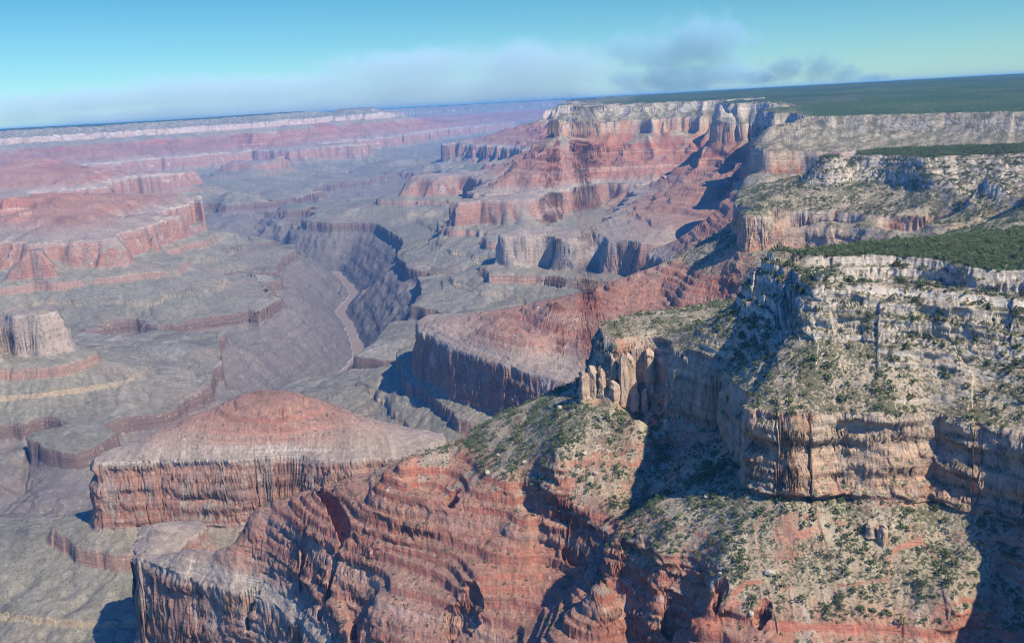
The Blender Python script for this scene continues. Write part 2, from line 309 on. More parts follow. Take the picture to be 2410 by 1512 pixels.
Dd(1000, [(-100, 365, 18928), (150, 360, 19040), (400, 340, 19712), (600, 315, 20608), (800, 305, 21952), (1000, 290, 26320), (1200, 275, 35840)])
Dd(TB, [(600, 293, 19936), (608, 291, 19824)]); Dd(1120, [(560, 305, 20160), (640, 305, 20048)])
Dd(TT, [(300, 385, 17024), (900, 340, 18480), (1100, 320, 22400), (1250, 310, 28000)])
Dd(1400, [(700, 270, 67200), (1200, 250, 67200), (1600, 230, 67200), (2200, 200, 67200), (100, 310, 67200)])
# nadir under the aircraft
Dd(700, [(0, 1500, 700), (600, 1500, 600), (1200, 1500, 500), (1800, 1500, 500), (2400, 1500, 600)])
Dd(500, [(0, 1500, 1300)])

CLEFT = [([(739, 1198, 885), (811, 1240, 935), (778, 1283, 910), (771, 1312, 895), (750, 1363, 858)], 48, 9.),
         ([(713, 1250, 895), (706, 1308, 862)], 42, 7.), ([(845, 1345, 905), (818, 1410, 868), (833, 1452, 848), (825, 1500, 825)], 48, 9.),
         ([(1067, 1128, 1028), (1048, 1167, 1000), (1067, 1205, 985)], 42, 10.), ([(1104, 1365, 942), (1111, 1399, 928), (1085, 1420, 905), (1060, 1471, 872), (1071, 1512, 848)], 55, 10.),
         ([(1330, 1240, 1010), (1350, 1275, 995), (1375, 1300, 985)], 38, 7.), ([(600, 1360, 790), (585, 1420, 740)], 30, 9.), ([(690, 1425, 795), (672, 1480, 745)], 30, 9.),
         ([(1690, 1345, 1078), (1700, 1420, 1045), (1690, 1500, 1005)], 30, 6.), ([(1590, 1380, 1040), (1600, 1440, 1010), (1570, 1500, 965)], 40, 7.), ([(1800, 1440, 1045), (1790, 1512, 1010)], 36, 7.)]
# ------------------------------------------------------------------ numeric helpers
rng = np.random.default_rng(7)
_P = rng.permutation(256).astype(np.int32); _P = np.concatenate([_P, _P, _P])
_A = rng.uniform(0, 2 * np.pi, 256); _GX = np.cos(_A).astype(np.float32); _GY = np.sin(_A).astype(np.float32)
_V = rng.uniform(-1, 1, 768).astype(np.float32)
def pn(x, y, seed=0):
    """2-D gradient noise, about -0.7 .. 0.7"""
    x = np.asarray(x, np.float64) + seed * 37.17; y = np.asarray(y, np.float64) - seed * 91.71
    xf = np.floor(x); yf = np.floor(y); xi = xf.astype(np.int64) & 255; yi = yf.astype(np.int64) & 255
    fx = (x - xf).astype(np.float32); fy = (y - yf).astype(np.float32)
    u = fx * fx * fx * (fx * (fx * 6 - 15) + 10); v = fy * fy * fy * (fy * (fy * 6 - 15) + 10)
    a = _P[xi] + yi; b = _P[xi + 1] + yi
    def g(h, dx, dy): k = _P[h]; return _GX[k] * dx + _GY[k] * dy
    n0 = g(a, fx, fy); n1 = g(b, fx - 1, fy); n2 = g(a + 1, fx, fy - 1); n3 = g(b + 1, fx - 1, fy - 1)
    n0 = n0 + u * (n1 - n0); n2 = n2 + u * (n3 - n2)
    return n0 + v * (n2 - n0)
def pn3(x, y, z, seed=0):
    xf = np.floor(x); yf = np.floor(y); zf = np.floor(z)
    xi = (xf.astype(np.int64) + seed * 31) & 255; yi = yf.astype(np.int64) & 255; zi = zf.astype(np.int64) & 255
    fx = (x - xf).astype(np.float32); fy = (y - yf).astype(np.float32); fz = (z - zf).astype(np.float32)
    u = fx * fx * (3 - 2 * fx); v = fy * fy * (3 - 2 * fy); w = fz * fz * (3 - 2 * fz)
    def val(a, b, c): return _V[_P[_P[_P[xi + a] + yi + b] + zi + c]]
    r = 0
    for c, wc in ((0, 1 - w), (1, w)):
        x0 = val(0, 0, c) * (1 - u) + val(1, 0, c) * u; x1 = val(0, 1, c) * (1 - u) + val(1, 1, c) * u
        r = r + wc * (x0 * (1 - v) + x1 * v)
    return r                                       # value noise, -1 .. 1
def cells2(x, y, seed):
    """random value (-1..1) of the nearest jittered cell: breaks a face into flat joints"""
    xi = np.floor(x).astype(np.int64); yi = np.floor(y).astype(np.int64); best = np.full(x.shape, 9.0, np.float32); val = np.zeros(x.shape, np.float32)
    for i in (-1, 0, 1):
        for j in (-1, 0, 1):
            h = _P[_P[(xi + i + seed * 17) & 255] + ((yi + j) & 255)]
            d = (xi + i + 0.5 + 0.45 * _V[h] - x) ** 2 + (yi + j + 0.5 + 0.45 * _V[h + 256] - y) ** 2
            m = d < best; best = np.where(m, d, best).astype(np.float32); val = np.where(m, _V[h + 90], val)
    return val
def cells3(x, y, z, seed):
    xi = np.floor(x).astype(np.int64); yi = np.floor(y).astype(np.int64); zi = np.floor(z).astype(np.int64); best = np.full(x.shape, 9.0, np.float32); val = np.zeros(x.shape, np.float32)
    for i in (-1, 0, 1):
        for j in (-1, 0, 1):
            for l in (-1, 0, 1):
                h = _P[_P[_P[(xi + i + seed * 17) & 255] + ((yi + j) & 255)] + ((zi + l) & 255)]
                d = (xi + i + 0.5 + 0.42 * _V[h] - x) ** 2 + (yi + j + 0.5 + 0.42 * _V[h + 256] - y) ** 2 + (zi + l + 0.5 + 0.42 * _V[h + 128] - z) ** 2
                m = d < best; best = np.where(m, d, best).astype(np.float32); val = np.where(m, _V[h + 90], val)
    return val
def sstep(a, b, x):
    t = np.clip((x - a) / (b - a), 0, 1); return t * t * (3 - 2 * t)
def blur(a, n, axis):
    """box blur of half-width n"""
    pad = [(0, 0), (0, 0)]; pad[axis] = (n + 1, n)
    c = np.cumsum(np.pad(a, pad, mode='edge').astype(np.float64), axis=axis)
    sl1 = [slice(None)] * 2; sl2 = [slice(None)] * 2
    sl1[axis] = slice(2 * n + 1, None); sl2[axis] = slice(0, -(2 * n + 1))
    return ((c[tuple(sl1)] - c[tuple(sl2)]) / (2 * n + 1)).astype(np.float32)
def cubic_up(G, gx, gy, X, Y):
    """separable Catmull-Rom resampling of G[gx, gy] (uniform axes) to axes X x Y"""
    def mat(g, t):
        p = np.clip((t - g[0]) / (g[1] - g[0]), 0, len(g) - 1.001); i = p.astype(int); f = p - i
        M = np.zeros((len(t), len(g)), np.float32)
        w = [-.5 * f + f * f - .5 * f ** 3, 1 - 2.5 * f * f + 1.5 * f ** 3, .5 * f + 2 * f * f - 1.5 * f ** 3, -.5 * f * f + .5 * f ** 3]
        r = np.arange(len(t))
        for k in range(4): np.add.at(M, (r, np.clip(i + k - 1, 0, len(g) - 1)), w[k].astype(np.float32))
        return M
    return mat(gx, X) @ G.astype(np.float32) @ mat(gy, Y).T

# ------------------------------------------------------------------ the run field s(azimuth, distance) through the traced lines
C = np.array([c[:3] for c in CT]); C[:, :2] = np.round(C[:, :2], 5)
_, iu = np.unique(C[:, :2], axis=0, return_index=True); C = C[np.sort(iu)]
def rbf(cx, cv, smooth):
    n = len(cx); K = -np.hypot(cx[:, None, 0] - cx[None, :, 0], cx[:, None, 1] - cx[None, :, 1])
    A = np.zeros((n + 1, n + 1)); A[:n, :n] = K + np.eye(n) * -smooth; A[:n, n] = 1; A[n, :n] = 1
    return np.linalg.solve(A, np.append(cv, 0))
W = rbf(C[:, :2], C[:, 2], 0.0006)
AZ0, AZ1, LD0, LD1 = math.radians(-40), math.radians(50), math.log(330.0), math.log(72000.0)
gA = np.linspace(AZ0, AZ1, 420); gD = np.linspace(LD0, LD1, 760)
Sg = np.empty((len(gA), len(gD)), np.float32)
for i0 in range(0, len(gA), 12):
    a = gA[i0:i0 + 12]
    k = np.sqrt((a[:, None, None] - C[None, None, :, 0]) ** 2 + (gD[None, :, None] - C[None, None, :, 1]) ** 2)
    Sg[i0:i0 + 12] = -(k @ W[:-1]) + W[-1]
Sg = np.clip(Sg, -2500, 1700)
for _ in range(2): Sg = blur(blur(Sg, 1, 0), 1, 1)
# direction of grad s on the coarse grid, so that noise moves the lines by metres
ga = blur(blur(np.gradient(Sg, gA, axis=0).astype(np.float32), 2, 0), 3, 1); gd = blur(blur(np.gradient(Sg, gD, axis=1).astype(np.float32), 2, 0), 3, 1)
gn = np.hypot(ga, gd) + 1e-6; UA = (ga / gn).astype(np.float32); UD = (gd / gn).astype(np.float32)
print("rbf", len(C), round(time.time() - T0, 1))

# ------------------------------------------------------------------ columns and fine rows
azs = np.concatenate([np.linspace(AZ0, math.radians(-31.5), 50, endpoint=False),
                      np.linspace(math.radians(-31.5), math.radians(31.5), NCOL, endpoint=False),
                      np.linspace(math.radians(31.5), AZ1, 110)])
lds = np.linspace(LD0, LD1, NFINE)
S = cubic_up(Sg, gA, gD, azs, lds); GA = cubic_up(UA, gA, gD, azs, lds); GD = cubic_up(UD, gA, gD, azs, lds)
D = np.exp(lds)[None, :]; X = np.sin(azs)[:, None] * D; Y = np.cos(azs)[:, None] * D
DD = np.broadcast_to(D, S.shape)
def ridged(x, y, lam, seed):
    n = pn(x / lam, y / lam, seed); return 0.42 - 1.35 * np.abs(n)
near = lambda lam: sstep(lam * 900.0, lam * 330.0, DD)      # drop waves that are under a pixel far away
def noise_s(X, Y, DD, S):
    # warp, so that gullies bend
    wx = X + 60 * pn(X / 310, Y / 310, 1) + 22 * pn(X / 90, Y / 90, 2)
    wy = Y + 60 * pn(X / 310, Y / 310, 3) + 22 * pn(X / 90, Y / 90, 4)
    far = sstep(9500, 15000, DD)
    n = 330 * far * ridged(wx, wy, 1500, 5) + 190 * sstep(3800, 8500, DD) * ridged(wx, wy, 620, 6)
    n += (10 + 16 * sstep(1800, 3500, DD) + 42 * sstep(3600, 5200, DD) + 165 * sstep(5200, 8500, DD)) * ridged(wx, wy, 300, 7)
    va = np.clip(0.75 + 1.1 * pn(X / 260, Y / 260, 13), 0.2, 1.5)
    flip = np.where(S < 1180, -1.0, 1.0)                     # rounded buttresses above, sharp spurs in the inner gorge
    n += flip * va * (6 + 10 * sstep(2100, 2600, DD) + 24 * sstep(3500, 5000, DD) + 34 * sstep(5500, 7500, DD)) * ridged(wx, wy, 140, 8)
    vb = np.clip(0.6 + 1.5 * pn(X / 150, Y / 150, 14), 0.1, 1.6)
    n += flip * vb * (1.6 + 3 * sstep(2600, 4500, DD)) * near(60) * ridged(wx, wy, 62, 9)
    nq = DD < 4800
    cq = np.zeros(n.shape, np.float32); cq[nq] = 4.2 * cells2(wx[nq] / 62, wy[nq] / 62, 1) + 1.3 * cells2(X[nq] / 21, Y[nq] / 21, 2)
    n += cq * near(24) * sstep(1180, 1100, S)
    n += 0.5 * near(12) * pn(X / 12.5, Y / 12.5, 11)
    talus = sstep(153, 168, S) * sstep(300, 280, S)          # smooth scree under the cliffs
    supai = sstep(285, 320, S) * sstep(640, 600, S) * sstep(3200, 2200, DD)
    coco = sstep(120, 138, S) * sstep(175, 158, S) * sstep(2400, 1800, DD)
    amp = (1 - 0.78 * supai - 0.45 * coco) * np.where(S > 1180, 1.7, 1.0) * np.clip((S + 40) / 60, 0.12, 1) * (1 - 0.5 * talus * sstep(2200, 1600, DD))
    return n * amp + supai * (1.7 * pn(X / 13, Y / 13, 61) + 1.2 * pn(X / 5, Y / 5, 62))
n = noise_s(X, Y, DD, S)
da = np.gradient(azs)[:, None]; dl = np.diff(lds)[0]
fi = np.arange(len(azs))[:, None] - n * GA / (D * da); fj = np.arange(len(lds))[None, :] - n * GD / (D * dl)
fi = np.clip(fi, 0, len(azs) - 1.001); fj = np.clip(fj, 0, len(lds) - 1.001)
i0 = fi.astype(np.int32); j0 = fj.astype(np.int32); fi = (fi - i0).astype(np.float32); fj = (fj - j0).astype(np.float32)
S = (S[i0, j0] * (1 - fi) + S[i0 + 1, j0] * fi) * (1 - fj) + (S[i0, j0 + 1] * (1 - fi) + S[i0 + 1, j0 + 1] * fi) * fj
del fi, fj, i0, j0
# clefts that cut the red ledges
for pts, dep, wid in CLEFT:
    q = []
    for x, y, z in resample(pts, 12):
        az, d = hit(x, y, z); q.append((d * math.sin(az), d * math.cos(az)))
    q = np.array(q); c0 = q.mean(0); rad = np.abs(q - c0).max() + 4 * wid; da_ = math.atan2(c0[0], c0[1]); dd_ = np.hypot(*c0)
    bi = np.abs(azs - da_) < rad / dd_ * 1.3; bj = np.abs(np.exp(lds) - dd_) < rad * 1.5; sub = np.ix_(bi, bj); bx, by = X[sub] + 3 * pn(X[sub] / 14, Y[sub] / 14, 51), Y[sub] + 3 * pn(X[sub] / 14, Y[sub] / 14, 52); dist = np.full(bx.shape, 1e9)
    for a, b in zip(q[:-1], q[1:]):
        e = b - a; tt = np.clip(((bx - a[0]) * e[0] + (by - a[1]) * e[1]) / (e @ e + 1e-9), 0, 1)
        dist = np.minimum(dist, np.hypot(bx - a[0] - tt * e[0], by - a[1] - tt * e[1]))
    S[sub] = S[sub] + dep * sstep(wid * 1.15, wid * 0.55, dist)
# the river: a channel of its own width, with walls no flatter than about 40 degrees where they meet it
RV = []
for x, y in resample([(690, 1000), (745, 935), (785, 897), (814, 872), (838, 846), (843, 820), (830, 785), (820, 762), (802, 737), (808, 722), (823, 708), (834, 692), (826, 678), (820, 671)], 8):
    az, d = hit(x, y, -2.0); RV.append((d * math.sin(az), d * math.cos(az)))
for x, y, d in [(790, 640, 9150), (740, 620, 9200), (690, 600, 9350), (630, 560, 9700), (580, 540, 10300)]:
    v = ray(x, y); RV.append((d * v[0], d * v[1]))
RV = np.array(RV)
bi = (azs > math.radians(-17)) & (azs < math.radians(-4)); bj = (lds > math.log(4200)) & (lds < math.log(11500))
sub = np.ix_(bi, bj); bx, by = X[sub], Y[sub]; dist = np.full(bx.shape, 1e9)
for a, b in zip(RV[:-1], RV[1:]):
    e = b - a; tt = np.clip(((bx - a[0]) * e[0] + (by - a[1]) * e[1]) / (e @ e), 0, 1)
    dist = np.minimum(dist, np.hypot(bx - a[0] - tt * e[0], by - a[1] - tt * e[1]))
dist += 14 * pn(bx / 60, by / 60, 31) + 22 * pn(bx / 170, by / 170, 32)
S[sub] = np.maximum(S[sub], np.minimum(1650, 1612 - 1.05 * (dist - 21)) - 3)
print("noise", round(time.time() - T0, 1))

# ------------------------------------------------------------------ profile: cliffs, benches, ledges
def beds(z0, z1, s0, s1, n, frac, seed, jit=0.35):
    """n ledges between (s0, z0) and (s1, z1): each a cliff of frac of its drop followed by a bench"""
    r = np.random.default_rng(seed); w = 1 + jit * r.uniform(-1, 1, n); w /= w.sum()
    zz, ss = [], []; z, s = z0, s0
    for k in range(n):
        dz = (z1 - z0) * w[k]; ds = (s1 - s0) * w[k]; f = np.clip(frac * r.uniform(0.75, 1.2), 0.1, 0.92) if frac < .9 else frac; c = min(0.3, 0.1 + 0.12 * (1 - f)) if f < .9 else 0.8
        zz += [z, z + dz * f]; ss += [s, s + ds * c]; z += dz; s += ds
    return ss, zz
def profile(seed, many=1.0, red=1):
    ss = [-3000., -60.]; zz = [1400., 1386.]
    def add(a): ss.extend(a[0]); zz.extend(a[1])
    add(beds(R, KB, 0, 50, 5, .72, seed)); add(beds(KB, TB, 50, 140, 4, .40, seed + 1)); add(beds(TB, CB, 140, 150, 1, .95, seed + 2, .1))
    ss.append(151.); zz.append(CB); add(beds(CB, HB, 151, 280, 4, .22, seed + 3)); add(beds(HB, SB + 26, 280, 622, int(17 * many), .68, seed + 4, .6)); add(beds(SB + 26, SB, 622, 660, 3, .6, seed + 5))
    add(beds(SB, RB, 660, 671 + red * 8, red, .95, seed + 6, .3)); ss.append(680.); zz.append(RB - 6); add(beds(RB - 6, 562., 680, 724, 2, .4, seed + 7)); ss.extend([724., 730.]); zz.extend([562., 522.]); add(beds(518., 474., 745, 905, 3, .2, seed + 8, .6)); ss.extend([905., 909.]); zz.extend([474., 457.]); add(beds(457., TT, 910, 1180, 3, .2, seed + 12, .6))
    add(beds(TT, TPB, 1180, 1185, 1, .95, seed + 9)); add(beds(TPB, RIV, 1186, 1600, 5, .3, seed + 10, .7))
    ss += [1600., 1700.]; zz += [0., -6.]
    return np.array(ss), np.array(zz)
P1, P2, P3 = profile(11), profile(57, 1.0, 1), profile(91, 0.45, 1)
def height(S, X, Y, DD):
    m = np.where(DD < 3500, 1.0, np.clip(0.5 + 5 * pn(X / 520, Y / 520, 20), 0, 1))
    zs = np.interp(S, *P1) * m + np.interp(S, *P2) * (1 - m)
    zs = zs + (np.interp(S, *P3) - zs) * sstep(3500, 6000, DD)
    sm = np.interp(S, S_LEV, Z_LEV)                       # the same slope without ledges
    k = np.clip(0.95 + 1.0 * pn(X / 170, Y / 170, 21), 0.15, 1)
    k = np.where((zs > RB) & (zs < SB + 5), 1, k)
    zs = sm + (zs - sm) * k
    rough = 2.4 * near(30) * pn(X / 30, Y / 30, 22) + 1.1 * near(11) * pn(X / 11, Y / 11, 23)
    g = sstep(1190, 1260, S) * sstep(1600, 1530, S)
    rough += g * (34 * ridged(X + 40 * pn(X / 90, Y / 90, 27), Y, 190, 24) + 22 * ridged(X, Y, 75, 25) + 9 * ridged(X, Y, 31, 26))
    g2 = sstep(750, 830, S) * sstep(1178, 1120, S) * sstep(9000, 4000, DD)
    ww = X + 45 * pn(X / 160, Y / 160, 28)
    rough += g2 * (20 * ridged(ww, Y, 420, 34) + 9 * ridged(ww, Y, 170, 35))
    rough -= g2 * (9 * np.clip(1 - 9 * np.abs(pn(ww / 210, Y / 210, 29)), 0, 1) + 5 * np.clip(1 - 7 * np.abs(pn(ww / 85, Y / 85, 30)), 0, 1))
    rough += sstep(-5, -60, S) * sstep(4500, 9000, DD) * 16 * pn(X / 600, Y / 600, 33)
    zs = zs + rough * np.clip((zs - 2) / 40, 0, 1)
    return zs
ZS = height(S, X, Y, DD)
ZS = np.maximum(ZS, -4)
Z = ZS + dip(DD, azs[:, None])
print("height", round(time.time() - T0, 1))

# ------------------------------------------------------------------ downslope streaks (rills, stains, scree tongues)
def lic(Z, seed, steps, pre):
    gI = np.gradient(Z, axis=0) / (D * da); gJ = np.gradient(Z, axis=1) / (D * dl)
    vi = blur(gI, 1, 0) / (D * da); vj = blur(gJ, 1, 1) / (D * dl)
    nn = np.hypot(vi, vj) + 1e-9; vi = (vi / nn).astype(np.float32); vj = (vj / nn).astype(np.float32)
    w = np.random.default_rng(seed).standard_normal(Z.shape).astype(np.float32)
    if pre: w = blur(blur(w, pre, 0), pre, 1) * (2 * pre + 1)
    acc = np.zeros_like(w); ni, nj = Z.shape
    pi = np.broadcast_to(np.arange(ni, dtype=np.float32)[:, None], Z.shape).copy(); pj = np.broadcast_to(np.arange(nj, dtype=np.float32)[None, :], Z.shape).copy()
    for k in range(steps):
        ii = np.clip(np.rint(pi), 0, ni - 1).astype(np.int32); jj = np.clip(np.rint(pj), 0, nj - 1).astype(np.int32)
        acc += w[ii, jj]; pi += 1.6 * vi[ii, jj]; pj += 1.6 * vj[ii, jj]
    acc = blur(acc, 1, 0)
    return acc / acc.std()
Zsm = blur(blur(Z.astype(np.float32), 2, 0), 3, 1)
ST1 = lic(Zsm, 1, 14, 0); ST2 = lic(Zsm, 2, 40, 3)
print("streaks", round(time.time() - T0, 1))

# ------------------------------------------------------------------ rows placed where the profile turns
dl = np.diff(lds)[0]
dz = np.abs(np.diff(Z, axis=1, append=Z[:, -1:])) / D
wgt = np.sqrt(dl ** 2 * np.clip((CAMZ - Z) / D + 0.02, 0.03, 1.0) ** 2 + (1.0 * dz) ** 2) + dl * 0.06
wgt = blur(blur(blur(blur(wgt, 12, 0), 12, 0), 12, 0), 4, 1)
cum = np.cumsum(wgt, axis=1); cum = (cum - cum[:, :1]) / (cum[:, -1:] - cum[:, :1])
q = np.linspace(0, 1, NROW)
LDr = np.empty((len(azs), NROW), np.float32); Zr = np.empty_like(LDr); Sr = np.empty_like(LDr); ZSr = np.empty_like(LDr); T1r = np.empty_like(LDr); T2r = np.empty_like(LDr)
for i in range(len(azs)):
    l = np.interp(q, cum[i], lds); LDr[i] = l
    Zr[i] = np.interp(l, lds, Z[i]); Sr[i] = np.interp(l, lds, S[i]); ZSr[i] = np.interp(l, lds, ZS[i])
    T1r[i] = np.interp(l, lds, ST1[i]); T2r[i] = np.interp(l, lds, ST2[i])
Dr = np.exp(LDr); Xr = np.sin(azs)[:, None] * Dr; Yr = np.cos(azs)[:, None] * Dr
print("rows", round(time.time() - T0, 1))

# real relief on the rock faces: bedding, joints, blocks
def normals(Xr, Yr, Zr):
    P = np.stack([Xr, Yr, Zr], -1); a = np.gradient(P, axis=0); b = np.gradient(P, axis=1)
    n = np.cross(a, b); n *= np.sign(n[..., 2:3] + 1e-12); return n / (np.linalg.norm(n, axis=-1, keepdims=True) + 1e-9)
N = normals(Xr, Yr, Zr); N = np.stack([blur(blur(N[..., k], 3, 0), 3, 1) for k in range(3)], -1); N /= np.linalg.norm(N, axis=-1, keepdims=True) + 1e-9
steep = sstep(0.66, 0.40, N[..., 2])
nr = lambda lam: sstep(lam * 1000.0, lam * 350.0, Dr)
jt = pn3(Xr / 52, Yr / 52, ZSr / 150, 3); jt2 = pn3(Xr / 13, Yr / 13, ZSr / 40, 4)
bed = pn3(Xr / 160, Yr / 160, ZSr / 11, 1); bed2 = pn3(Xr / 60, Yr / 60, ZSr / 4.2, 2)
disp = 5.0 * nr(14) * np.tanh(2.2 * bed) + 2.4 * nr(6) * np.tanh(2.5 * bed2)
disp += 1.4 * nr(34) * np.minimum(np.abs(jt) * 3.2, 1) + 0.6 * nr(12) * np.minimum(np.abs(jt2) * 3, 1) - 1.2 + 0.9 * nr(6) * pn3(Xr / 6, Yr / 6, ZSr / 5, 5)
disp += 12 * sstep(2500, 6000, Dr) * pn3(Xr / 120, Yr / 120, ZSr / 26, 6) + 8 * sstep(2500, 6000, Dr) * np.minimum(np.abs(pn3(Xr / 90, Yr / 90, ZSr / 300, 7)) * 3, 1)
qn = (steep > 0.05) & (Dr < 4500)
cb = np.zeros(Xr.shape, np.float32); cb[qn] = 3.4 * cells3(Xr[qn] / 30, Yr[qn] / 30, ZSr[qn] / 17, 3) + 1.7 * cells3(Xr[qn] / 11, Yr[qn] / 11, ZSr[qn] / 5.5, 4)
disp += cb * nr(14)
disp *= steep * sstep(6, 30, ZSr)
Xr = Xr + N[..., 0] * disp; Yr = Yr + N[..., 1] * disp; Zr = Zr + 0.3 * N[..., 2] * disp
# rills and rubble on the slopes
gen = sstep(0.35, 0.6, N[..., 2]) * sstep(0.995, 0.93, N[..., 2]) * sstep(6, 20, ZSr)
Zr = Zr + gen * (0.55 * np.clip(Dr / 1200, 0.8, 5) * T1r * 0.5 + 0.9 * np.clip(Dr / 1200, 0.8, 5) * T2r * 0.5)
print("relief", round(time.time() - T0, 1))

def grid_mesh(name, V, nu, nv):
    me = bpy.data.meshes.new(name); n = nu * nv
    me.vertices.add(n); me.vertices.foreach_set("co", np.ascontiguousarray(V, np.float32).ravel())
    i = np.arange(nu - 1)[:, None] * nv + np.arange(nv - 1)[None, :]
    f = np.stack([i, i + nv, i + nv + 1, i + 1], -1).reshape(-1, 4)[:, ::-1].astype(np.int32)
    me.loops.add(f.size); me.loops.foreach_set("vertex_index", np.ascontiguousarray(f).ravel())
    me.polygons.add(len(f)); me.polygons.foreach_set("loop_start", np.arange(0, f.size, 4, dtype=np.int32))
    me.update(calc_edges=True); return me
def attr(me, name, val):
    a = me.attributes.new(name, 'FLOAT', 'POINT'); a.data.foreach_set("value", np.ascontiguousarray(val, np.float32).ravel())
me = grid_mesh("terrain", np.stack([Xr, Yr, Zr], -1).reshape(-1, 3), len(azs), NROW)
attr(me, "strat", ZSr); attr(me, "run", Sr); attr(me, "streak", T1r); attr(me, "tongue", T2r)
terrain = bpy.data.objects.new("terrain", me); scene.collection.objects.link(terrain); terrain["kind"] = "structure"
print("mesh", len(me.vertices), round(time.time() - T0, 1))
# ------------------------------------------------------------------ materials
class NT:
    """small helper to write node expressions"""
    def __init__(s, name):
        s.m = bpy.data.materials.new(name); s.m.use_nodes = True; s.t = s.m.node_tree; s.b = s.t.nodes["Principled BSDF"]
        s.b.inputs["Roughness"].default_value = 1.0; s.b.inputs["Specular IOR Level"].default_value = 0.08
    def put(s, sock, v):
        if isinstance(v, bpy.types.NodeSocket): s.t.links.new(v, sock)
        elif isinstance(v, tuple) and len(v) == 3 and sock.type == 'RGBA': sock.default_value = (*v, 1)
        else: sock.default_value = v
    def attr(s, n): a = s.t.nodes.new("ShaderNodeAttribute"); a.attribute_name = n; return a.outputs["Fac"]
    def math(s, op, a, b=0.0, c=None, clamp=False):
        n = s.t.nodes.new("ShaderNodeMath"); n.operation = op; n.use_clamp = clamp
        s.put(n.inputs[0], a); s.put(n.inputs[1], b)
        if c is not None: s.put(n.inputs[2], c)
        return n.outputs[0]
    def step(s, x, a, b, lo=0.0, hi=1.0):
        n = s.t.nodes.new("ShaderNodeMapRange"); n.interpolation_type = 'SMOOTHSTEP'
        s.put(n.inputs[0], x); s.put(n.inputs[1], a); s.put(n.inputs[2], b); s.put(n.inputs[3], lo); s.put(n.inputs[4], hi); return n.outputs[0]
    def lin(s, x, a, b, lo, hi):
        n = s.t.nodes.new("ShaderNodeMapRange"); n.clamp = True
        s.put(n.inputs[0], x); s.put(n.inputs[1], a); s.put(n.inputs[2], b); s.put(n.inputs[3], lo); s.put(n.inputs[4], hi); return n.outputs[0]
    def xyz(s, x, y, z):
        n = s.t.nodes.new("ShaderNodeCombineXYZ"); s.put(n.inputs[0], x); s.put(n.inputs[1], y); s.put(n.inputs[2], z); return n.outputs[0]
    def noise(s, vec, scale, detail=2.0, rough=0.55, out="Fac"):
        n = s.t.nodes.new("ShaderNodeTexNoise"); s.put(n.inputs["Vector"], vec); s.put(n.inputs["Scale"], scale)
        n.inputs["Detail"].default_value = detail; n.inputs["Roughness"].default_value = rough; return n.outputs[out]
    def vor(s, vec, scale, out="Distance"):
        n = s.t.nodes.new("ShaderNodeTexVoronoi"); s.put(n.inputs["Vector"], vec); s.put(n.inputs["Scale"], scale); return n.outputs[out]
    def mix(s, f, a, b, mode='MIX'):
        n = s.t.nodes.new("ShaderNodeMix"); n.data_type = 'RGBA'; n.blend_type = mode
        s.put(n.inputs[0], f); s.put(n.inputs[6], a); s.put(n.inputs[7], b); return n.outputs[2]
    def ramp(s, x, stops, lo, hi):
        cr = s.t.nodes.new("ShaderNodeValToRGB"); s.put(cr.inputs[0], s.lin(x, lo, hi, 0.0, 1.0)); e = cr.color_ramp.elements
        while len(e) > 1: e.remove(e[-1])
        for i, (z, c) in enumerate(stops):
            p = (z - lo) / (hi - lo)
            if i == 0: e[0].position = p; e[0].color = (*c, 1)
            else: k = e.new(p); k.color = (*c, 1)
        return cr.outputs[0]
    def hsv(s, col, h, sat, val):
        n = s.t.nodes.new("ShaderNodeHueSaturation"); s.put(n.inputs["Hue"], h); s.put(n.inputs["Saturation"], sat); s.put(n.inputs["Value"], val); s.put(n.inputs["Color"], col); return n.outputs[0]

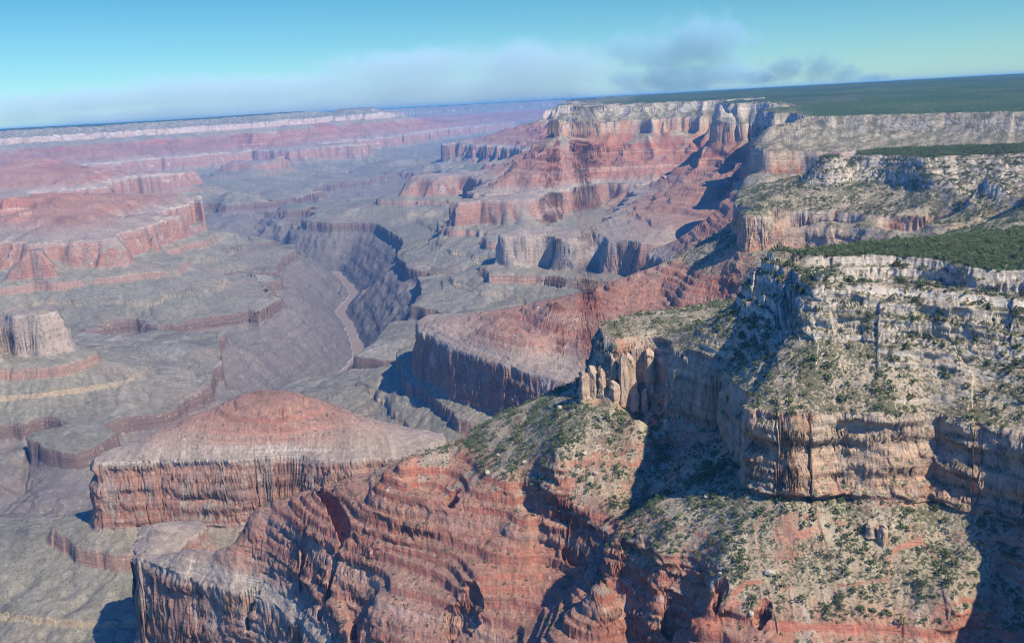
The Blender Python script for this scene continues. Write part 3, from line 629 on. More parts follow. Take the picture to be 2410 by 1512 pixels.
GREYS = []
for x, y, z, rr in [(1250, 565, 740, 620.), (60, 760, 740, 700.), (840, 445, 745, 420.)]:
    az, d = hit(x, y, z); GREYS.append((d * math.sin(az), d * math.cos(az), rr))
def rock_material():
    k = NT("canyon_rock")
    geo = k.t.nodes.new("ShaderNodeNewGeometry"); pos = geo.outputs["Position"]
    sep = k.t.nodes.new("ShaderNodeSeparateXYZ"); k.put(sep.inputs[0], pos); px, py, pz = sep.outputs
    sn = k.t.nodes.new("ShaderNodeSeparateXYZ"); k.put(sn.inputs[0], geo.outputs["True Normal"]); nz = sn.outputs[2]
    strat, run, st, tg = k.attr("strat"), k.attr("run"), k.attr("streak"), k.attr("tongue")
    big = k.noise(pos, 1 / 420, 4); mid = k.noise(pos, 1 / 90, 4); fine = k.noise(pos, 1 / 14, 5, 0.65); vfine = k.noise(pos, 1 / 3.5, 3, 0.6)
    # bedrock by layer
    zz = k.math('ADD', strat, k.math('MULTIPLY', k.math('SUBTRACT', mid, 0.5), 26.0))
    rock = k.ramp(zz, [(-20, (.10, .09, .09)), (330, (.16, .135, .12)), (342, (.135, .095, .08)), (392, (.165, .115, .095)), (452, (.22, .21, .16)),
        (460, (.33, .26, .165)), (476, (.31, .245, .155)), (486, (.22, .21, .16)), (514, (.25, .23, .175)), (524, (.28, .17, .125)), (560, (.29, .195, .15)), (588, (.28, .21, .165)), (600, (.29, .15, .11)), (742, (.31, .185, .14)), (756, (.37, .32, .265)),
        (780, (.40, .35, .29)), (792, (.35, .21, .16)), (840, (.32, .14, .10)), (880, (.43, .28, .21)), (893, (.33, .14, .10)), (975, (.33, .14, .095)), (986, (.42, .26, .19)), (998, (.32, .125, .085)), (1040, (.36, .15, .10)), (1128, (.42, .22, .145)),
        (1150, (.46, .30, .20)), (1200, (.47, .345, .24)), (1235, (.48, .39, .285)), (1255, (.44, .39, .29)), (1305, (.50, .44, .34)), (1385, (.50, .45, .36))], -20, 1400)
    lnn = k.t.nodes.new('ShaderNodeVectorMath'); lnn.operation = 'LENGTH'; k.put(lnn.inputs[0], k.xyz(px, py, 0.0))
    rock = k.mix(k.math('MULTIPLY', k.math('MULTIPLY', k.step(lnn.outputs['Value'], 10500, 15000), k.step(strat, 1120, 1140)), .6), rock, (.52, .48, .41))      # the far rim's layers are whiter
    # beds: thin bands that follow the layers
    bandv = k.xyz(k.math('MULTIPLY', px, 0.002), k.math('MULTIPLY', py, 0.002), k.math('MULTIPLY', strat, 0.11))
    band = k.noise(bandv, 1.0, 4, 0.7)
    rock = k.mix(1.0, rock, k.ramp(band, [(0.0, (.50, .48, .46)), (.42, (.88, .87, .86)), (.58, (1.08, 1.08, 1.07)), (1.0, (1.5, 1.45, 1.4))], 0.2, 0.8), 'MULTIPLY')
    # vertical stains: grey wash, dark varnish, pale spalls
    vv = k.xyz(k.math('MULTIPLY', px, 1 / 38), k.math('MULTIPLY', py, 1 / 38), k.math('MULTIPLY', pz, 1 / 210))
    v1 = k.noise(vv, 1.0, 2.2, 0.5)
    vv2 = k.xyz(k.math('MULTIPLY', px, 1 / 55), k.math('MULTIPLY', py, 1 / 55), k.math('MULTIPLY', pz, 1 / 160))
    v2 = k.noise(vv2, 1.0, 4, 0.6)
    redw = k.math('MULTIPLY', k.step(strat, 590, 620), k.step(strat, 775, 745))
    cocb = k.math('MULTIPLY', k.step(strat, 1110, 1130), k.step(strat, 1260, 1240))
    grey = k.math('MULTIPLY', k.step(v1, .50, .66), k.math('ADD', k.math('MULTIPLY', redw, .6), k.math('MULTIPLY', cocb, .6)))
    rock = k.mix(grey, rock, (.29, .265, .235))
    rust = k.math('MULTIPLY', k.step(v2, .49, .64), k.math('ADD', k.math('MULTIPLY', cocb, .8), k.math('MULTIPLY', redw, .35)))
    rock = k.mix(rust, rock, (.45, .22, .12))
    pale = k.math('MULTIPLY', k.step(k.noise(pos, 1 / 130, 3), .60, .70), k.math('MULTIPLY', redw, .65))
    rock = k.mix(pale, rock, (.52, .40, .33))
    # two buttes whose redwall is weathered to grey and tan
    for (cx, cy_, rr) in GREYS:
        v = k.t.nodes.new("ShaderNodeVectorMath"); v.operation = 'DISTANCE'; k.put(v.inputs[0], k.xyz(px, py, 0.0)); v.inputs[1].default_value = (cx, cy_, 0)
        gm = k.math('MULTIPLY', k.step(v.outputs["Value"], rr * 1.2, rr * .8), k.math('MULTIPLY', k.step(strat, 560, 600), .8)); rock = k.mix(gm, rock, (.37, .32, .255))
    rock = k.mix(k.math('MULTIPLY', k.step(fine, .50, .32), .7), rock, (.15, .125, .11))
    rock = k.mix(k.math('MULTIPLY', k.step(fine, .56, .74), .55), rock, (.55, .50, .43))
    # scree and soil on what is not steep
    tal = k.ramp(zz, [(-20, (.13, .12, .105)), (200, (.15, .135, .115)), (335, (.17, .155, .13)), (398, (.175, .165, .13)), (410, (.182, .168, .128)), (520, (.205, .19, .143)), (600, (.22, .20, .15)), (745, (.25, .20, .16)), (775, (.28, .23, .18)),
        (830, (.28, .165, .12)), (950, (.30, .16, .11)), (1015, (.34, .18, .12)), (1040, (.36, .20, .13)), (1062, (.31, .255, .17)), (1125, (.31, .275, .185)), (1200, (.345, .29, .195)), (1260, (.35, .295, .195)), (1300, (.40, .345, .24)), (1385, (.38, .325, .23))], -20, 1400)
    # tongues of pale rubble and bare red chutes running downslope
    herm = k.math('MULTIPLY', k.step(strat, 960, 1020), k.step(strat, 1180, 1120))
    tal = k.mix(k.math('MULTIPLY', k.step(tg, .2, 1.2), k.math('MULTIPLY', herm, .85)), tal, (.36, .315, .225))
    tal = k.mix(k.math('MULTIPLY', k.step(tg, -.9, -1.5), k.math('MULTIPLY', herm, .85)), tal, (.37, .13, .075))
    low = k.step(strat, 640, 560)
    tal = k.mix(k.math('MULTIPLY', k.step(tg, .3, 1.8), k.math('MULTIPLY', low, .5)), tal, (.27, .25, .205))
    tal = k.mix(k.math('MULTIPLY', k.step(tg, -.4, -1.8), k.math('MULTIPLY', low, .45)), tal, (.12, .118, .098))
    tal = k.mix(k.math('MULTIPLY', k.step(big, .52, .68), .35), tal, (.27, .20, .15))
    tal = k.mix(1.0, tal, k.ramp(st, [(-2.2, (.72, .72, .72)), (0.0, (1, 1, 1)), (2.2, (1.28, 1.27, 1.25))], -2.2, 2.2), 'MULTIPLY')
    tal = k.mix(1.0, tal, k.ramp(fine, [(0, (.72, .72, .73)), (.5, (1, 1, 1)), (1, (1.3, 1.29, 1.27))], 0.25, 0.75), 'MULTIPLY')
    tal = k.mix(k.math('MULTIPLY', k.step(vfine, .60, .74), .5), tal, (.46, .42, .35))
    mot = k.noise(pos, 1 / 30, 5, .68)
    tal = k.mix(low, tal, k.mix(1.0, tal, k.ramp(mot, [(0, (.76, .765, .76)), (.5, (1, 1, 1)), (1, (1.26, 1.25, 1.22))], .25, .75), 'MULTIPLY'))
    # low scrub: small dark clumps, thicker on the grey slopes of the rim
    sz = k.noise(pos, 1 / 3.4, 3, .6); cn = k.noise(pos, 1 / 46, 4, .65)
    dens = k.ramp(strat, [(0, (.18,) * 3), (400, (.42,) * 3), (600, (.44,) * 3), (780, (.34,) * 3), (1000, (.42,) * 3), (1120, (.68,) * 3), (1300, (.85,) * 3), (1385, (.8,) * 3)], 0, 1400)
    thr = k.math('SUBTRACT', .74, k.math('MULTIPLY', k.math('MULTIPLY', dens, k.lin(cn, .3, .7, .3, 1.35)), .42))
    scrub = k.step(sz, thr, k.math('ADD', thr, .05), 0.0, .8)
    tal = k.mix(scrub, tal, k.mix(cn, (.048, .062, .032), (.09, .095, .052)))
    far = k.noise(pos, 1 / 11, 3, .7)
    wood = k.mix(k.step(k.math('ADD', far, k.math('MULTIPLY', k.math('SUBTRACT', big, .5), .35)), .30, .46), (.20, .18, .12), k.mix(k.step(k.noise(pos, 1 / 1400, 4, .6), .38, .62), k.mix(mid, (.022, .055, .03), (.040, .078, .04)), k.mix(mid, (.034, .070, .03), (.055, .092, .04))))
    plat = k.math('MULTIPLY', k.step(run, 6.0, -14.0), k.step(nz, .80, .93))
    nzj = k.math('ADD', nz, k.math('MULTIPLY', k.math('SUBTRACT', fine, .5), .28))
    sl = k.math('MULTIPLY', k.step(strat, 1225, 1245), .12)
    ln = k.t.nodes.new('ShaderNodeVectorMath'); ln.operation = 'LENGTH'; k.put(ln.inputs[0], k.xyz(px, py, 0.0))
    sl = k.math('SUBTRACT', sl, k.math('MULTIPLY', k.step(ln.outputs['Value'], 6000, 15000), k.lin(strat, 420, 600, .02, .2)))
    flat = k.step(k.math('ADD', nzj, sl), .50, .70)
    gorge = k.step(strat, 345, 325)
    col = k.mix(k.math('MULTIPLY', flat, k.lin(gorge, 0, 1, 1, .45)), rock, tal)
    col = k.mix(plat, col, wood)
    # sand and gravel along the water
    col = k.mix(k.math('MULTIPLY', k.step(strat, 7, 4), .6), col, (.36, .31, .25))
    k.put(k.b.inputs["Base Color"], col)
    bmp = k.t.nodes.new("ShaderNodeBump"); bmp.inputs["Strength"].default_value = 0.9; bmp.inputs["Distance"].default_value = 1.0
    hgt = k.math('ADD', k.math('MULTIPLY', k.noise(pos, 1 / 9, 6, .68), 5.0), k.math('MULTIPLY', band, 3.0))
    k.put(bmp.inputs["Height"], hgt); k.put(k.b.inputs["Normal"], bmp.outputs[0])
    return k.m
ROCK = rock_material()
terrain.data.materials.append(ROCK)

# ------------------------------------------------------------------ river surface
k = NT("muddy_water"); geo = k.t.nodes.new("ShaderNodeNewGeometry"); pos = geo.outputs["Position"]
w = k.noise(pos, 1 / 60, 3)
rap = k.math('MULTIPLY', k.step(k.noise(pos, 1 / 22, 4, .7), .56, .70), k.step(k.noise(pos, 1 / 260, 2), .50, .60))
k.put(k.b.inputs["Base Color"], k.mix(rap, k.mix(w, (.20, .145, .095), (.25, .185, .125)), (.55, .53, .5)))
k.b.inputs["Roughness"].default_value = 0.5; k.b.inputs["Specular IOR Level"].default_value = 0.2
wv, wf = [], []
for i, p in enumerate(RV):
    t = RV[min(i + 1, len(RV) - 1)] - RV[max(i - 1, 0)]; t = t / np.hypot(*t); nrm = np.array([-t[1], t[0]])
    for sgn in (-1, 1):
        q2 = p + nrm * sgn * 110; wv.append((q2[0], q2[1], 1.2 + float(dip(np.hypot(*q2)))))
    if i: wf.append((2 * i - 2, 2 * i - 1, 2 * i + 1, 2 * i))
rm = bpy.data.meshes.new("river"); rm.from_pydata(wv, [], wf); rm.update()
river = bpy.data.objects.new("river", rm); scene.collection.objects.link(river); river["kind"] = "structure"; rm.materials.append(k.m)
# ------------------------------------------------------------------ the air in the canyon
def box_mesh(name, lo, hi):
    v = [(x, y, z) for x in (lo[0], hi[0]) for y in (lo[1], hi[1]) for z in (lo[2], hi[2])]
    f = [(0, 1, 3, 2), (4, 6, 7, 5), (0, 4, 5, 1), (2, 3, 7, 6), (0, 2, 6, 4), (1, 5, 7, 3)]
    me = bpy.data.meshes.new(name); me.from_pydata(v, [], f); me.update(); return me
hm = box_mesh("haze", (-75000, -4000, float(Zr.min()) - 1.0), (75000, 80000, max(1650.0, float(Zr.max()) + 4.0)))
haze = bpy.data.objects.new("haze", hm); scene.collection.objects.link(haze); haze["kind"] = "stuff"
m = bpy.data.materials.new("haze"); m.use_nodes = True; nt = m.node_tree; nt.nodes.clear()
o = nt.nodes.new("ShaderNodeOutputMaterial"); v = nt.nodes.new("ShaderNodeVolumePrincipled")
v.inputs["Color"].default_value = HAZE_COL; v.inputs["Density"].default_value = HAZE_D; v.inputs["Anisotropy"].default_value = 0.0
nt.links.new(v.outputs[0], o.inputs["Volume"]); hm.materials.append(m)
# ------------------------------------------------------------------ placing things on the ground that is seen
N = normals(Xr, Yr, Zr)
EL = (Zr - CAMZ) / Dr
HOR = np.maximum.accumulate(EL, axis=1)
SEEN = EL >= HOR - 0.0006
def pick(x, y):
    """ground point under picture position (x, y)"""
    v = ray(x, y); az = math.atan2(v[0], v[1]); i = int(np.argmin(np.abs(azs - az))); j = int(np.argmax(HOR[i] >= v[2]))
    return np.array([Xr[i, j], Yr[i, j], Zr[i, j]]), i, j
def mesh_from(name, V, F, mats=(), midx=None, smooth=False):
    me = bpy.data.meshes.new(name); me.vertices.add(len(V)); me.vertices.foreach_set("co", np.ascontiguousarray(V, np.float32).ravel())
    F = np.ascontiguousarray(F, np.int32); me.loops.add(F.size); me.loops.foreach_set("vertex_index", F.ravel())
    me.polygons.add(len(F)); me.polygons.foreach_set("loop_start", np.arange(0, F.size, F.shape[1], dtype=np.int32))
    for mt in mats: me.materials.append(mt)
    if midx is not None: me.polygons.foreach_set("material_index", np.ascontiguousarray(midx, np.int32))
    if smooth: me.polygons.foreach_set("use_smooth", np.ones(len(F), bool))
    me.update(calc_edges=True); return me
OCT_V = np.array([[1, 0, 0], [-1, 0, 0], [0, 1, 0], [0, -1, 0], [0, 0, 1], [0, 0, -1]], float)
OCT_F = np.array([[0, 2, 4], [2, 1, 4], [1, 3, 4], [3, 0, 4], [2, 0, 5], [1, 2, 5], [3, 1, 5], [0, 3, 5]])
def tree_geo(seed, n, width=1.0, tall=1.0, trunk=True):
    """unit tree: crown of leaf clumps round a short forked trunk; base at z = 0"""
    r = np.random.default_rng(seed); V, F, M = [], [], []
    lean = r.uniform(-.12, .12, 2)
    for c in range(n):
        a = r.uniform(0, 2 * np.pi); h = r.uniform(0.12, 1.0); rad = width * 0.5 * math.sqrt(max(0.05, 1 - (1.55 * h - 0.62) ** 2)) * math.sqrt(r.uniform(0.15, 1))
        cpos = np.array([math.cos(a) * rad + lean[0] * h, math.sin(a) * rad + lean[1] * h, tall * h * 0.9])
        sz = (0.52 / n ** 0.36) * r.uniform(0.55, 1.15); q, _ = np.linalg.qr(r.standard_normal((3, 3)))
        v = (OCT_V * r.uniform(0.55, 1.3, (6, 1)) * sz * np.array([1, 1, .8])) @ q.T + cpos; v[:, 2] = np.maximum(v[:, 2], 0.0)
        F.append(OCT_F + 6 * c); V.append(v); M += [0] * 8
    if trunk:
        b = 6 * n; k = 5
        for z, rr in ((-0.15, .075), (0.5 * tall, .03)):
            for q in range(k): V.append(np.array([[math.cos(q * 2 * np.pi / k) * rr + lean[0] * max(z, 0), math.sin(q * 2 * np.pi / k) * rr + lean[1] * max(z, 0), z]]))
        f = []
        for q in range(k): q2 = (q + 1) % k; f += [[b + q, b + q2, b + k + q2], [b + q, b + k + q2, b + k + q]]
        F.append(np.array(f)); M += [1] * len(f)
    return np.vstack(V), np.vstack(F), np.array(M)
k = NT("juniper_foliage"); oi = k.t.nodes.new("ShaderNodeObjectInfo"); geo = k.t.nodes.new("ShaderNodeNewGeometry")
vn = k.noise(geo.outputs["Position"], 1 / 7.0, 2); vb = k.noise(geo.outputs["Position"], 1 / 1.1, 2)
fol = k.mix(k.step(vn, .32, .68), (.080, .108, .050), (.140, .158, .074))
fol = k.mix(k.step(vb, .35, .7), k.mix(.5, fol, (.035, .06, .032)), fol)
k.put(k.b.inputs["Base Color"], k.hsv(fol, k.lin(oi.outputs["Random"], 0, 1, .485, .52), 1.0, k.lin(oi.outputs["Random"], 0, 1, .85, 1.2)))
FOL = k.m
k = NT("bark"); k.put(k.b.inputs["Base Color"], (.13, .10, .08)); BARK = k.m

# candidates over the grid
P = np.stack([Xr, Yr, Zr], -1); AREA = np.linalg.norm(np.cross(np.gradient(P, axis=0), np.gradient(P, axis=1)), axis=-1)
nzv = N[..., 2]
clump = np.clip(0.55 + 1.5 * pn(Xr / 45, Yr / 45, 41) + 0.8 * pn(Xr / 15, Yr / 15, 42), 0.05, 2)
dn = np.zeros(Xr.shape, np.float32)
onplat = Sr < -3
dn = np.where(onplat, 0.030 * np.clip(clump + .5, .6, 1.4), dn)
dn = np.where((~onplat) & (ZSr > 1235), np.where(ZSr > 1292, .048, np.where(np.abs(azs)[:, None] < math.radians(12), .012, .030)) * clump, dn)
dn = np.where((ZSr <= 1235) & (ZSr > 1140), 0.009 * clump, dn)
dn = np.where((ZSr <= 1140) & (ZSr > 1035), 0.040 * clump * np.clip(1 + 0.5 * T2r, 0.15, 1.8), dn)
dn = np.where((ZSr <= 1035) & (ZSr > 800), 0.010 * clump, dn)
dn = np.where((ZSr <= 800), 0.0012 * clump, dn)
dn *= np.where(ZSr > 1235, sstep(0.28, 0.5, nzv), sstep(0.52, 0.72, nzv)) * sstep(4200, 3000, Dr) * (np.abs(azs)[:, None] < math.radians(33)) * (Dr > 700)
dn *= np.where(SEEN, 1.0, np.where(Dr < 1800, 0.25, 0.0)) * np.where(Dr > 2400, np.where(onplat | (ZSr > 1235), .6, .25), 1)
prob = (dn * AREA).ravel().astype(np.float64)
r = np.random.default_rng(99)
pickn = r.random(prob.size) < prob
idx = np.nonzero(pickn)[0]
print("trees", len(idx), prob.sum(), round(time.time() - T0, 1))
dd_ = Dr.ravel()[idx]; far_ = idx[dd_ > 1900]; idx = idx[dd_ <= 1900]
if len(far_) > 20000: far_ = r.choice(far_, 20000, replace=False)
if len(idx) > 24000: idx = r.choice(idx, 24000, replace=False)
idx = np.sort(np.concatenate([idx, far_]))
TX, TY, TZ, TD = Xr.ravel()[idx], Yr.ravel()[idx], Zr.ravel()[idx], Dr.ravel()[idx]
TS = np.where(onplat.ravel()[idx], np.clip(np.exp(r.normal(1.62, .25, len(idx))), 3., 9.), np.where(ZSr.ravel()[idx] > 1035, np.clip(np.exp(r.normal(1.30, .42, len(idx))), 1.6, 9.0), r.uniform(1.6, 4.4, len(idx))))
TS *= 1 + 0.25 * (TD > 2400)
jx, jy = r.uniform(-.5, .5, len(idx)), r.uniform(-.5, .5, len(idx))
# picture position of each tree
rel = np.stack([TX, TY, TZ - CAMZ], -1); dep = rel @ FWD
PXs = PW / 2 + PF * (rel @ RIGHT) / dep; PYs = PH / 2 - PF * (rel @ UP) / dep
inside = (PXs > 15) & (PXs < PW - 15) & (PYs > 15) & (PYs < PH - 12) & SEEN.ravel()[idx]
order = np.argsort(-(TS / TD) * inside + 1e9 * (~inside))[:300]
single = np.zeros(len(idx), bool); single[order] = True
VARS = [tree_geo(200 + i, 9, r.uniform(.9, 1.25), r.uniform(.75, 1.15)) for i in range(10)]
Vs, Fs, Ms, off = [], [], [], 0
for i in np.nonzero(~single)[0]:
    v, f, mm = VARS[int(r.integers(10))]; a = r.uniform(0, 6.28); c, s_ = math.cos(a), math.sin(a); sz = TS[i]
    Vs.append(np.stack([(v[:, 0] * c - v[:, 1] * s_) * sz + TX[i], (v[:, 0] * s_ + v[:, 1] * c) * sz + TY[i], v[:, 2] * sz + TZ[i]], -1)); Fs.append(f + off); Ms.append(mm); off += len(v)
wm = mesh_from("woodland", np.vstack(Vs), np.vstack(Fs), (FOL, BARK), np.concatenate(Ms))
wood = bpy.data.objects.new("woodland", wm); scene.collection.objects.link(wood); wood["kind"] = "stuff"
TM = []
for i in range(8):
    v, f, mm = tree_geo(700 + i, 26, (.95, 1.1, 1.25, 1.0, .9, 1.3, 1.1, 1.0)[i], (1.0, .85, .75, 1.15, 1.2, .7, .95, 1.05)[i]); TM.append(mesh_from("juniper_tree", v, f, (FOL, BARK), mm))
def tag(o, label, cat, group=None):
    o["label"] = label; o["category"] = cat
    if group: o["group"] = group
def tree_label(x, y, z):
    if y > 1190 and x > 1900: return "dark green juniper on the grey rubble slope at the foot of the tallest tan cliff"
    if y > 1120 and x > 1400: return "dark green juniper on the red and grey spur beside the shadowed gully"
    if x < 1560: return "dark green juniper on the slope below the tan rock pinnacles"
    if y > 820: return "dark green juniper on the stony slope above the tallest tan cliff"
    return "dark green juniper on the pale ledges just under the forested plateau"
for i in order:
    o = bpy.data.objects.new("juniper_tree", TM[int(r.integers(8))]); scene.collection.objects.link(o)
    o.location = (TX[i], TY[i], TZ[i]); o.rotation_euler = (0, 0, r.uniform(0, 6.28)); s_ = TS[i]; o.scale = (s_, s_, s_ * r.uniform(.9, 1.1))
    lab = tree_label(PXs[i], PYs[i], TZ[i]); tag(o, lab, "tree", lab.replace("dark green juniper", "junipers"))

# ------------------------------------------------------------------ boulders and free-standing rock
def ico(n):
    import bmesh
    bm = bmesh.new(); bmesh.ops.create_icosphere(bm, subdivisions=n, radius=1.0)
    V = np.array([v.co[:] for v in bm.verts]); F = np.array([[v.index for v in f.verts] for f in bm.faces]); bm.free(); return V, F
ICO4 = ico(4); ICO5 = ico(5)
def boulder_mesh(name, seed, scale, mat, cuts=9):
    rr = np.random.default_rng(seed); V, F = ICO4; V = V.copy()
    for c in range(cuts):                                      # flat broken faces
        n = rr.standard_normal(3); n /= np.linalg.norm(n); h = rr.uniform(.55, .85); dd = V @ n; V -= np.maximum(dd - h, 0)[:, None] * n
    V *= 1 + .05 * pn3(V[:, 0] * 3 + seed, V[:, 1] * 3, V[:, 2] * 3, 2)[:, None] + .02 * pn3(V[:, 0] * 9, V[:, 1] * 9 + seed, V[:, 2] * 9, 3)[:, None]
    return mesh_from(name, V * np.array(scale), F, (mat,))
def stone(name, base, alt):
    k = NT(name); g = k.t.nodes.new("ShaderNodeNewGeometry"); p = g.outputs["Position"]
    c = k.mix(k.step(k.noise(p, 1 / 4, 4, .65), .4, .65), base, alt)
    c = k.mix(k.math('MULTIPLY', k.step(k.noise(p, 1 / 1.5, 4, .7), .55, .38), .6), c, (.16, .14, .12))
    k.put(k.b.inputs["Base Color"], c); b = k.t.nodes.new("ShaderNodeBump"); b.inputs["Distance"].default_value = .6
    k.put(b.inputs["Height"], k.noise(p, 1 / 2, 5, .7)); k.put(k.b.inputs["Normal"], b.outputs[0]); return k.m
TANST = stone("tan_stone", (.46, .37, .265), (.42, .26, .165)); PALEST = stone("pale_stone", (.46, .41, .33), (.38, .33, .26))
BOULD = [(1809, 1352, 13, PALEST, "large pale boulder with a flat lit face among the shrubs at the lower right"),
         (1359, 1115, 11, PALEST, "largest pale boulder at the foot of the slope below the tan pinnacles"),
         (1404, 1118, 8, TANST, "tan boulder just right of the largest pale boulder below the pinnacles"),
         (1377, 1071, 8, PALEST, "pale boulder halfway up the shrubby slope below the tan pinnacles"),
         (1181, 1055, 7, PALEST, "bright white boulder on the orange slope left of the bare red chute"),
         (1172, 1075, 6, PALEST, "small pale boulder just below the bright white one on the orange slope"),
         (1147, 1113, 11, PALEST, "wide pale boulder lying on the red soil just above the red ledges"),
         (1183, 1113, 5, PALEST, "small pale boulder right of the wide pale one above the red ledges"),
         (1235, 1090, 7, PALEST, "long pale boulder at the lower left end of the bare red chute"),
         (1664, 1170, 8, PALEST, "pale boulder near the top of the grey spur, beside the shaded bay"),
         (1625, 1200, 6, PALEST, "small pale boulder below the top of the grey spur"),
         (1767, 1445, 9, PALEST, "pale boulder low on the spur beside the dark notch in the red rock"),
         (1696, 1352, 7, PALEST, "pale boulder at the edge above the broken red blocks"),
         (1318, 962, 9, PALEST, "white boulder on the skyline of the slope left of the pinnacles")]
for x, y, w, mt, lab in BOULD:
    p, i, j = pick(x, y); d = np.linalg.norm(p - np.array([0, 0, CAMZ])); sc = w * 0.5 * d / PF * 1.6
    me = boulder_mesh("boulder", int(x * 7 + y), (sc * 1.15, sc, sc * .85), mt)
    o = bpy.data.objects.new("boulder", me); scene.collection.objects.link(o); o.location = p + np.array([0, 0, sc * .35]); o.rotation_euler = (0, 0, x)
    tag(o, lab, "boulder")
def pinnacle_mesh(seed, h, w, mat):
    """jointed column of bedrock: flat broken faces, a few ledges; base at z = -0.25 h"""
    rr = np.random.default_rng(seed); V, F = ICO5; V = V.copy(); V[:, 2] = np.sign(V[:, 2]) * np.abs(V[:, 2]) ** .55
    for tz in range(3):
        n = np.array([rr.uniform(-.45, .45), rr.uniform(-.45, .45), 1.0]); n /= np.linalg.norm(n); V -= np.maximum(V @ n - rr.uniform(.66, .86), 0)[:, None] * n
    for c in range(15):
        a = rr.uniform(0, 6.28); tz = rr.choice([0, 0, rr.uniform(-.25, .5)]); n = np.array([math.cos(a), math.sin(a), tz]); n /= np.linalg.norm(n); hh = rr.uniform(.50, .82); dd = V @ n; V -= np.maximum(dd - hh, 0)[:, None] * n
    z01 = (V[:, 2] + 1) / 2; V[:, :2] *= (1.12 - .34 * z01)[:, None]
    led = pn3(V[:, 0] * .8 + seed, V[:, 1] * .8, z01 * 7, 2); V[:, :2] *= (1 + .13 * np.tanh(3 * led))[:, None]
    V[:, :2] *= (1 + .17 * cells3(V[:, 0] * 2.2 + seed, V[:, 1] * 2.2, z01 * 6, 3) + .07 * cells3(V[:, 0] * 5 + seed, V[:, 1] * 5, z01 * 13, 4))[:, None]
    V *= 1 + .03 * pn3(V[:, 0] * 7, V[:, 1] * 7 + seed, V[:, 2] * 9, 4)[:, None]
    V = np.stack([V[:, 0] * w * .62, V[:, 1] * w * .62, (V[:, 2] + 1) / 2 * 1.25 * h - .25 * h], -1)
    return mesh_from("rock_pinnacle", V, F, (mat,))
PIN = [(1376, 943, 872, 30, "leftmost tan rock pinnacle, low in the row above the bare red chute"),
       (1399, 936, 858, 22, "tan rock pinnacle with a rusty side, second from the left"),
       (1418, 928, 866, 18, "small rock pinnacle wedged behind the second one from the left"),
       (1443, 906, 837, 17, "slim rock pinnacle standing alone in a dark notch"),
       (1461, 938, 826, 26, "flat topped rock pinnacle right behind the slim one"),
       (1484, 930, 824, 25, "tall blocky rock pinnacle in the middle of the row"),
       (1449, 943, 893, 28, "squat grey rock pinnacle low in front of the slim one"),
       (1492, 966, 894, 27, "pale rock pinnacle with rust streak, low in front of the tall blocky one"),
       (1519, 970, 906, 20, "narrow rock pinnacle at the foot of the row, beside the shaded cliff"),
       (1506, 902, 808, 32, "broad rock pinnacle capped with shrubs near the high right end of the row"),
       (1531, 918, 815, 32, "broad jointed rock pinnacle at the high right end of the row"),
       (2051, 1262, 1228, 22, "tall grey rock tower on the rubble slope under the big cliff, left of a pair"),
       (2080, 1282, 1236, 22, "grey rock tower with a rusty foot, right of a pair on the rubble slope")]
for n_, (x, y, yt, w, lab) in enumerate(PIN):
    p, i, j = pick(x, y); d = np.linalg.norm(p - np.array([0, 0, CAMZ])); h = (y - yt) * d / PF * 1.08; ww = w * d / PF * 1.25
    o = bpy.data.objects.new("rock_pinnacle", pinnacle_mesh(300 + n_, h, ww, TANST)); scene.collection.objects.link(o); o.location = p + np.array([0, ww * .2, 0]); o.rotation_euler = (0, 0, n_ * 1.3)
    tag(o, lab, "rock pinnacle")

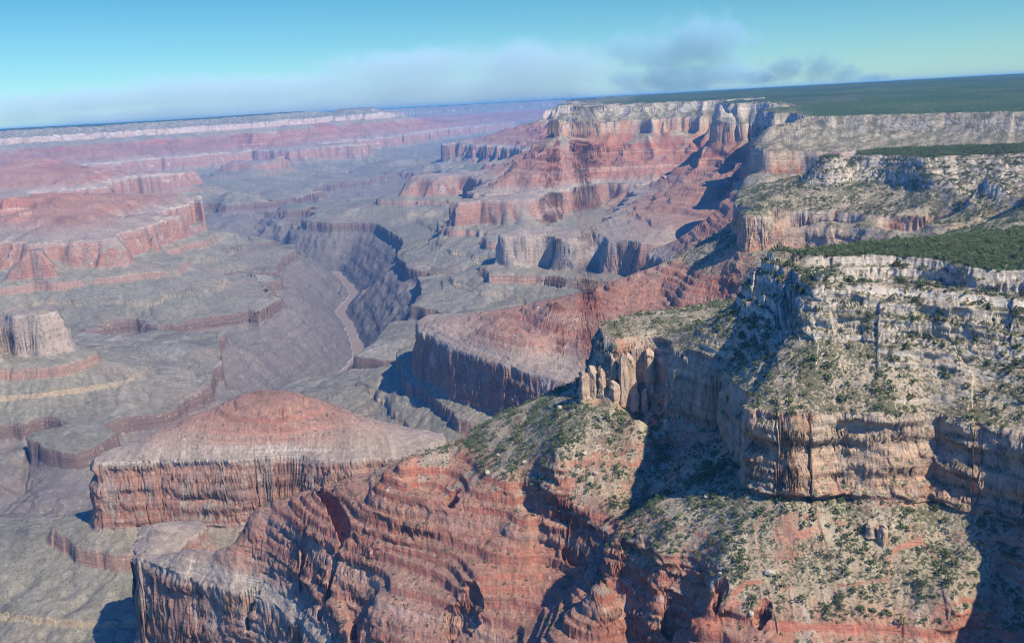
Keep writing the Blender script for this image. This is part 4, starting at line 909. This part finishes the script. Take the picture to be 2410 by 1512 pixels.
# ------------------------------------------------------------------ smoke of a distant fire, beyond the plateau and above the haze
def at(x, y, d):
    v = ray(x, y); return np.array([v[0] * d, v[1] * d, CAMZ + v[2] * d])
def smoke(name, d, blobs, dens, scale, depth, col, amp=1.0):
    ctr = np.mean([at(b[0], b[1], d) for b in blobs], axis=0); vdir = np.array([ctr[0], ctr[1], 0]); vdir /= np.linalg.norm(vdir)
    rt = np.array([vdir[1], -vdir[0], 0]); k_ = d / PF; lo = np.full(3, 1e9); hi = -lo; prm = []
    for x, y, rx, ry, s_ in blobs:
        p = at(x, y, d) - ctr; q = np.array([p @ rt, 0, p[2]]); rr_ = np.array([rx * k_, depth * max(rx, ry) * k_, ry * k_]) * 1.35; prm.append((q, rr_, s_)); lo = np.minimum(lo, q - rr_ * 1.15); hi = np.maximum(hi, q + rr_ * 1.15)
    floor_ = haze.bound_box[1][2] + 3 - ctr[2]; lo[2] = max(lo[2], floor_)
    o = bpy.data.objects.new(name, box_mesh(name, lo, hi)); scene.collection.objects.link(o); o["kind"] = "stuff"
    o.matrix_world = Matrix(((rt[0], vdir[0], 0, ctr[0]), (rt[1], vdir[1], 0, ctr[1]), (0, 0, 1, ctr[2]), (0, 0, 0, 1)))
    m = bpy.data.materials.new(name); m.use_nodes = True; nt = m.node_tree; nt.nodes.clear(); k = NT.__new__(NT); k.t = nt; k.m = m
    tc = nt.nodes.new("ShaderNodeTexCoord").outputs["Object"]; nz1 = k.noise(tc, 1 / scale, 5, .58); env = None
    for q, rr_, s_ in prm:
        a = nt.nodes.new("ShaderNodeVectorMath"); a.operation = 'SUBTRACT'; k.put(a.inputs[0], tc); a.inputs[1].default_value = q
        b = nt.nodes.new("ShaderNodeVectorMath"); b.operation = 'DIVIDE'; k.put(b.inputs[0], a.outputs[0]); b.inputs[1].default_value = rr_
        c = nt.nodes.new("ShaderNodeVectorMath"); c.operation = 'LENGTH'; k.put(c.inputs[0], b.outputs[0])
        e = k.math('MULTIPLY', k.math('SUBTRACT', 1.0, c.outputs["Value"]), s_); env = e if env is None else k.math('MAXIMUM', env, e)
    dd = k.step(k.math('ADD', env, k.math('MULTIPLY', k.math('SUBTRACT', nz1, .5), amp)), .08, .75)
    v = nt.nodes.new("ShaderNodeVolumePrincipled"); v.inputs["Color"].default_value = (*col, 1); k.put(v.inputs["Density"], k.math('MULTIPLY', dd, dens))
    ou = nt.nodes.new("ShaderNodeOutputMaterial"); nt.links.new(v.outputs[0], ou.inputs["Volume"]); o.data.materials.append(m)
smoke("smoke", 56000., [(1655, 95, 105, 62, 1.1), (1570, 125, 110, 48, 1.0), (1700, 150, 62, 48, 1.0), (1490, 112, 90, 34, .8), (1620, 180, 190, 34, .9)], 6.0e-4, 1300., .6, (.56, .86, .96), 1.5)
smoke("smoke", 53000., [(1850, 162, 52, 28, 1.0), (1930, 158, 42, 34, 1.1), (1988, 174, 42, 20, 1.0), (2045, 184, 45, 9, 1.0), (1795, 182, 60, 18, .8)], 9.0e-4, 520., .6, (.38, .64, .76), 1.6)
smoke("smoke", 60000., [(1270, 170, 260, 70, 1.0), (950, 165, 240, 46, 1.0), (1020, 225, 360, 50, 1.1), (600, 215, 330, 42, 1.0), (240, 238, 290, 30, 1.0), (30, 266, 190, 26, 1.0), (700, 255, 560, 30, 1.1), (1200, 228, 300, 40, 1.1)], 4.4e-4, 3600., .3, (.74, .95, 1.0), 1.2)
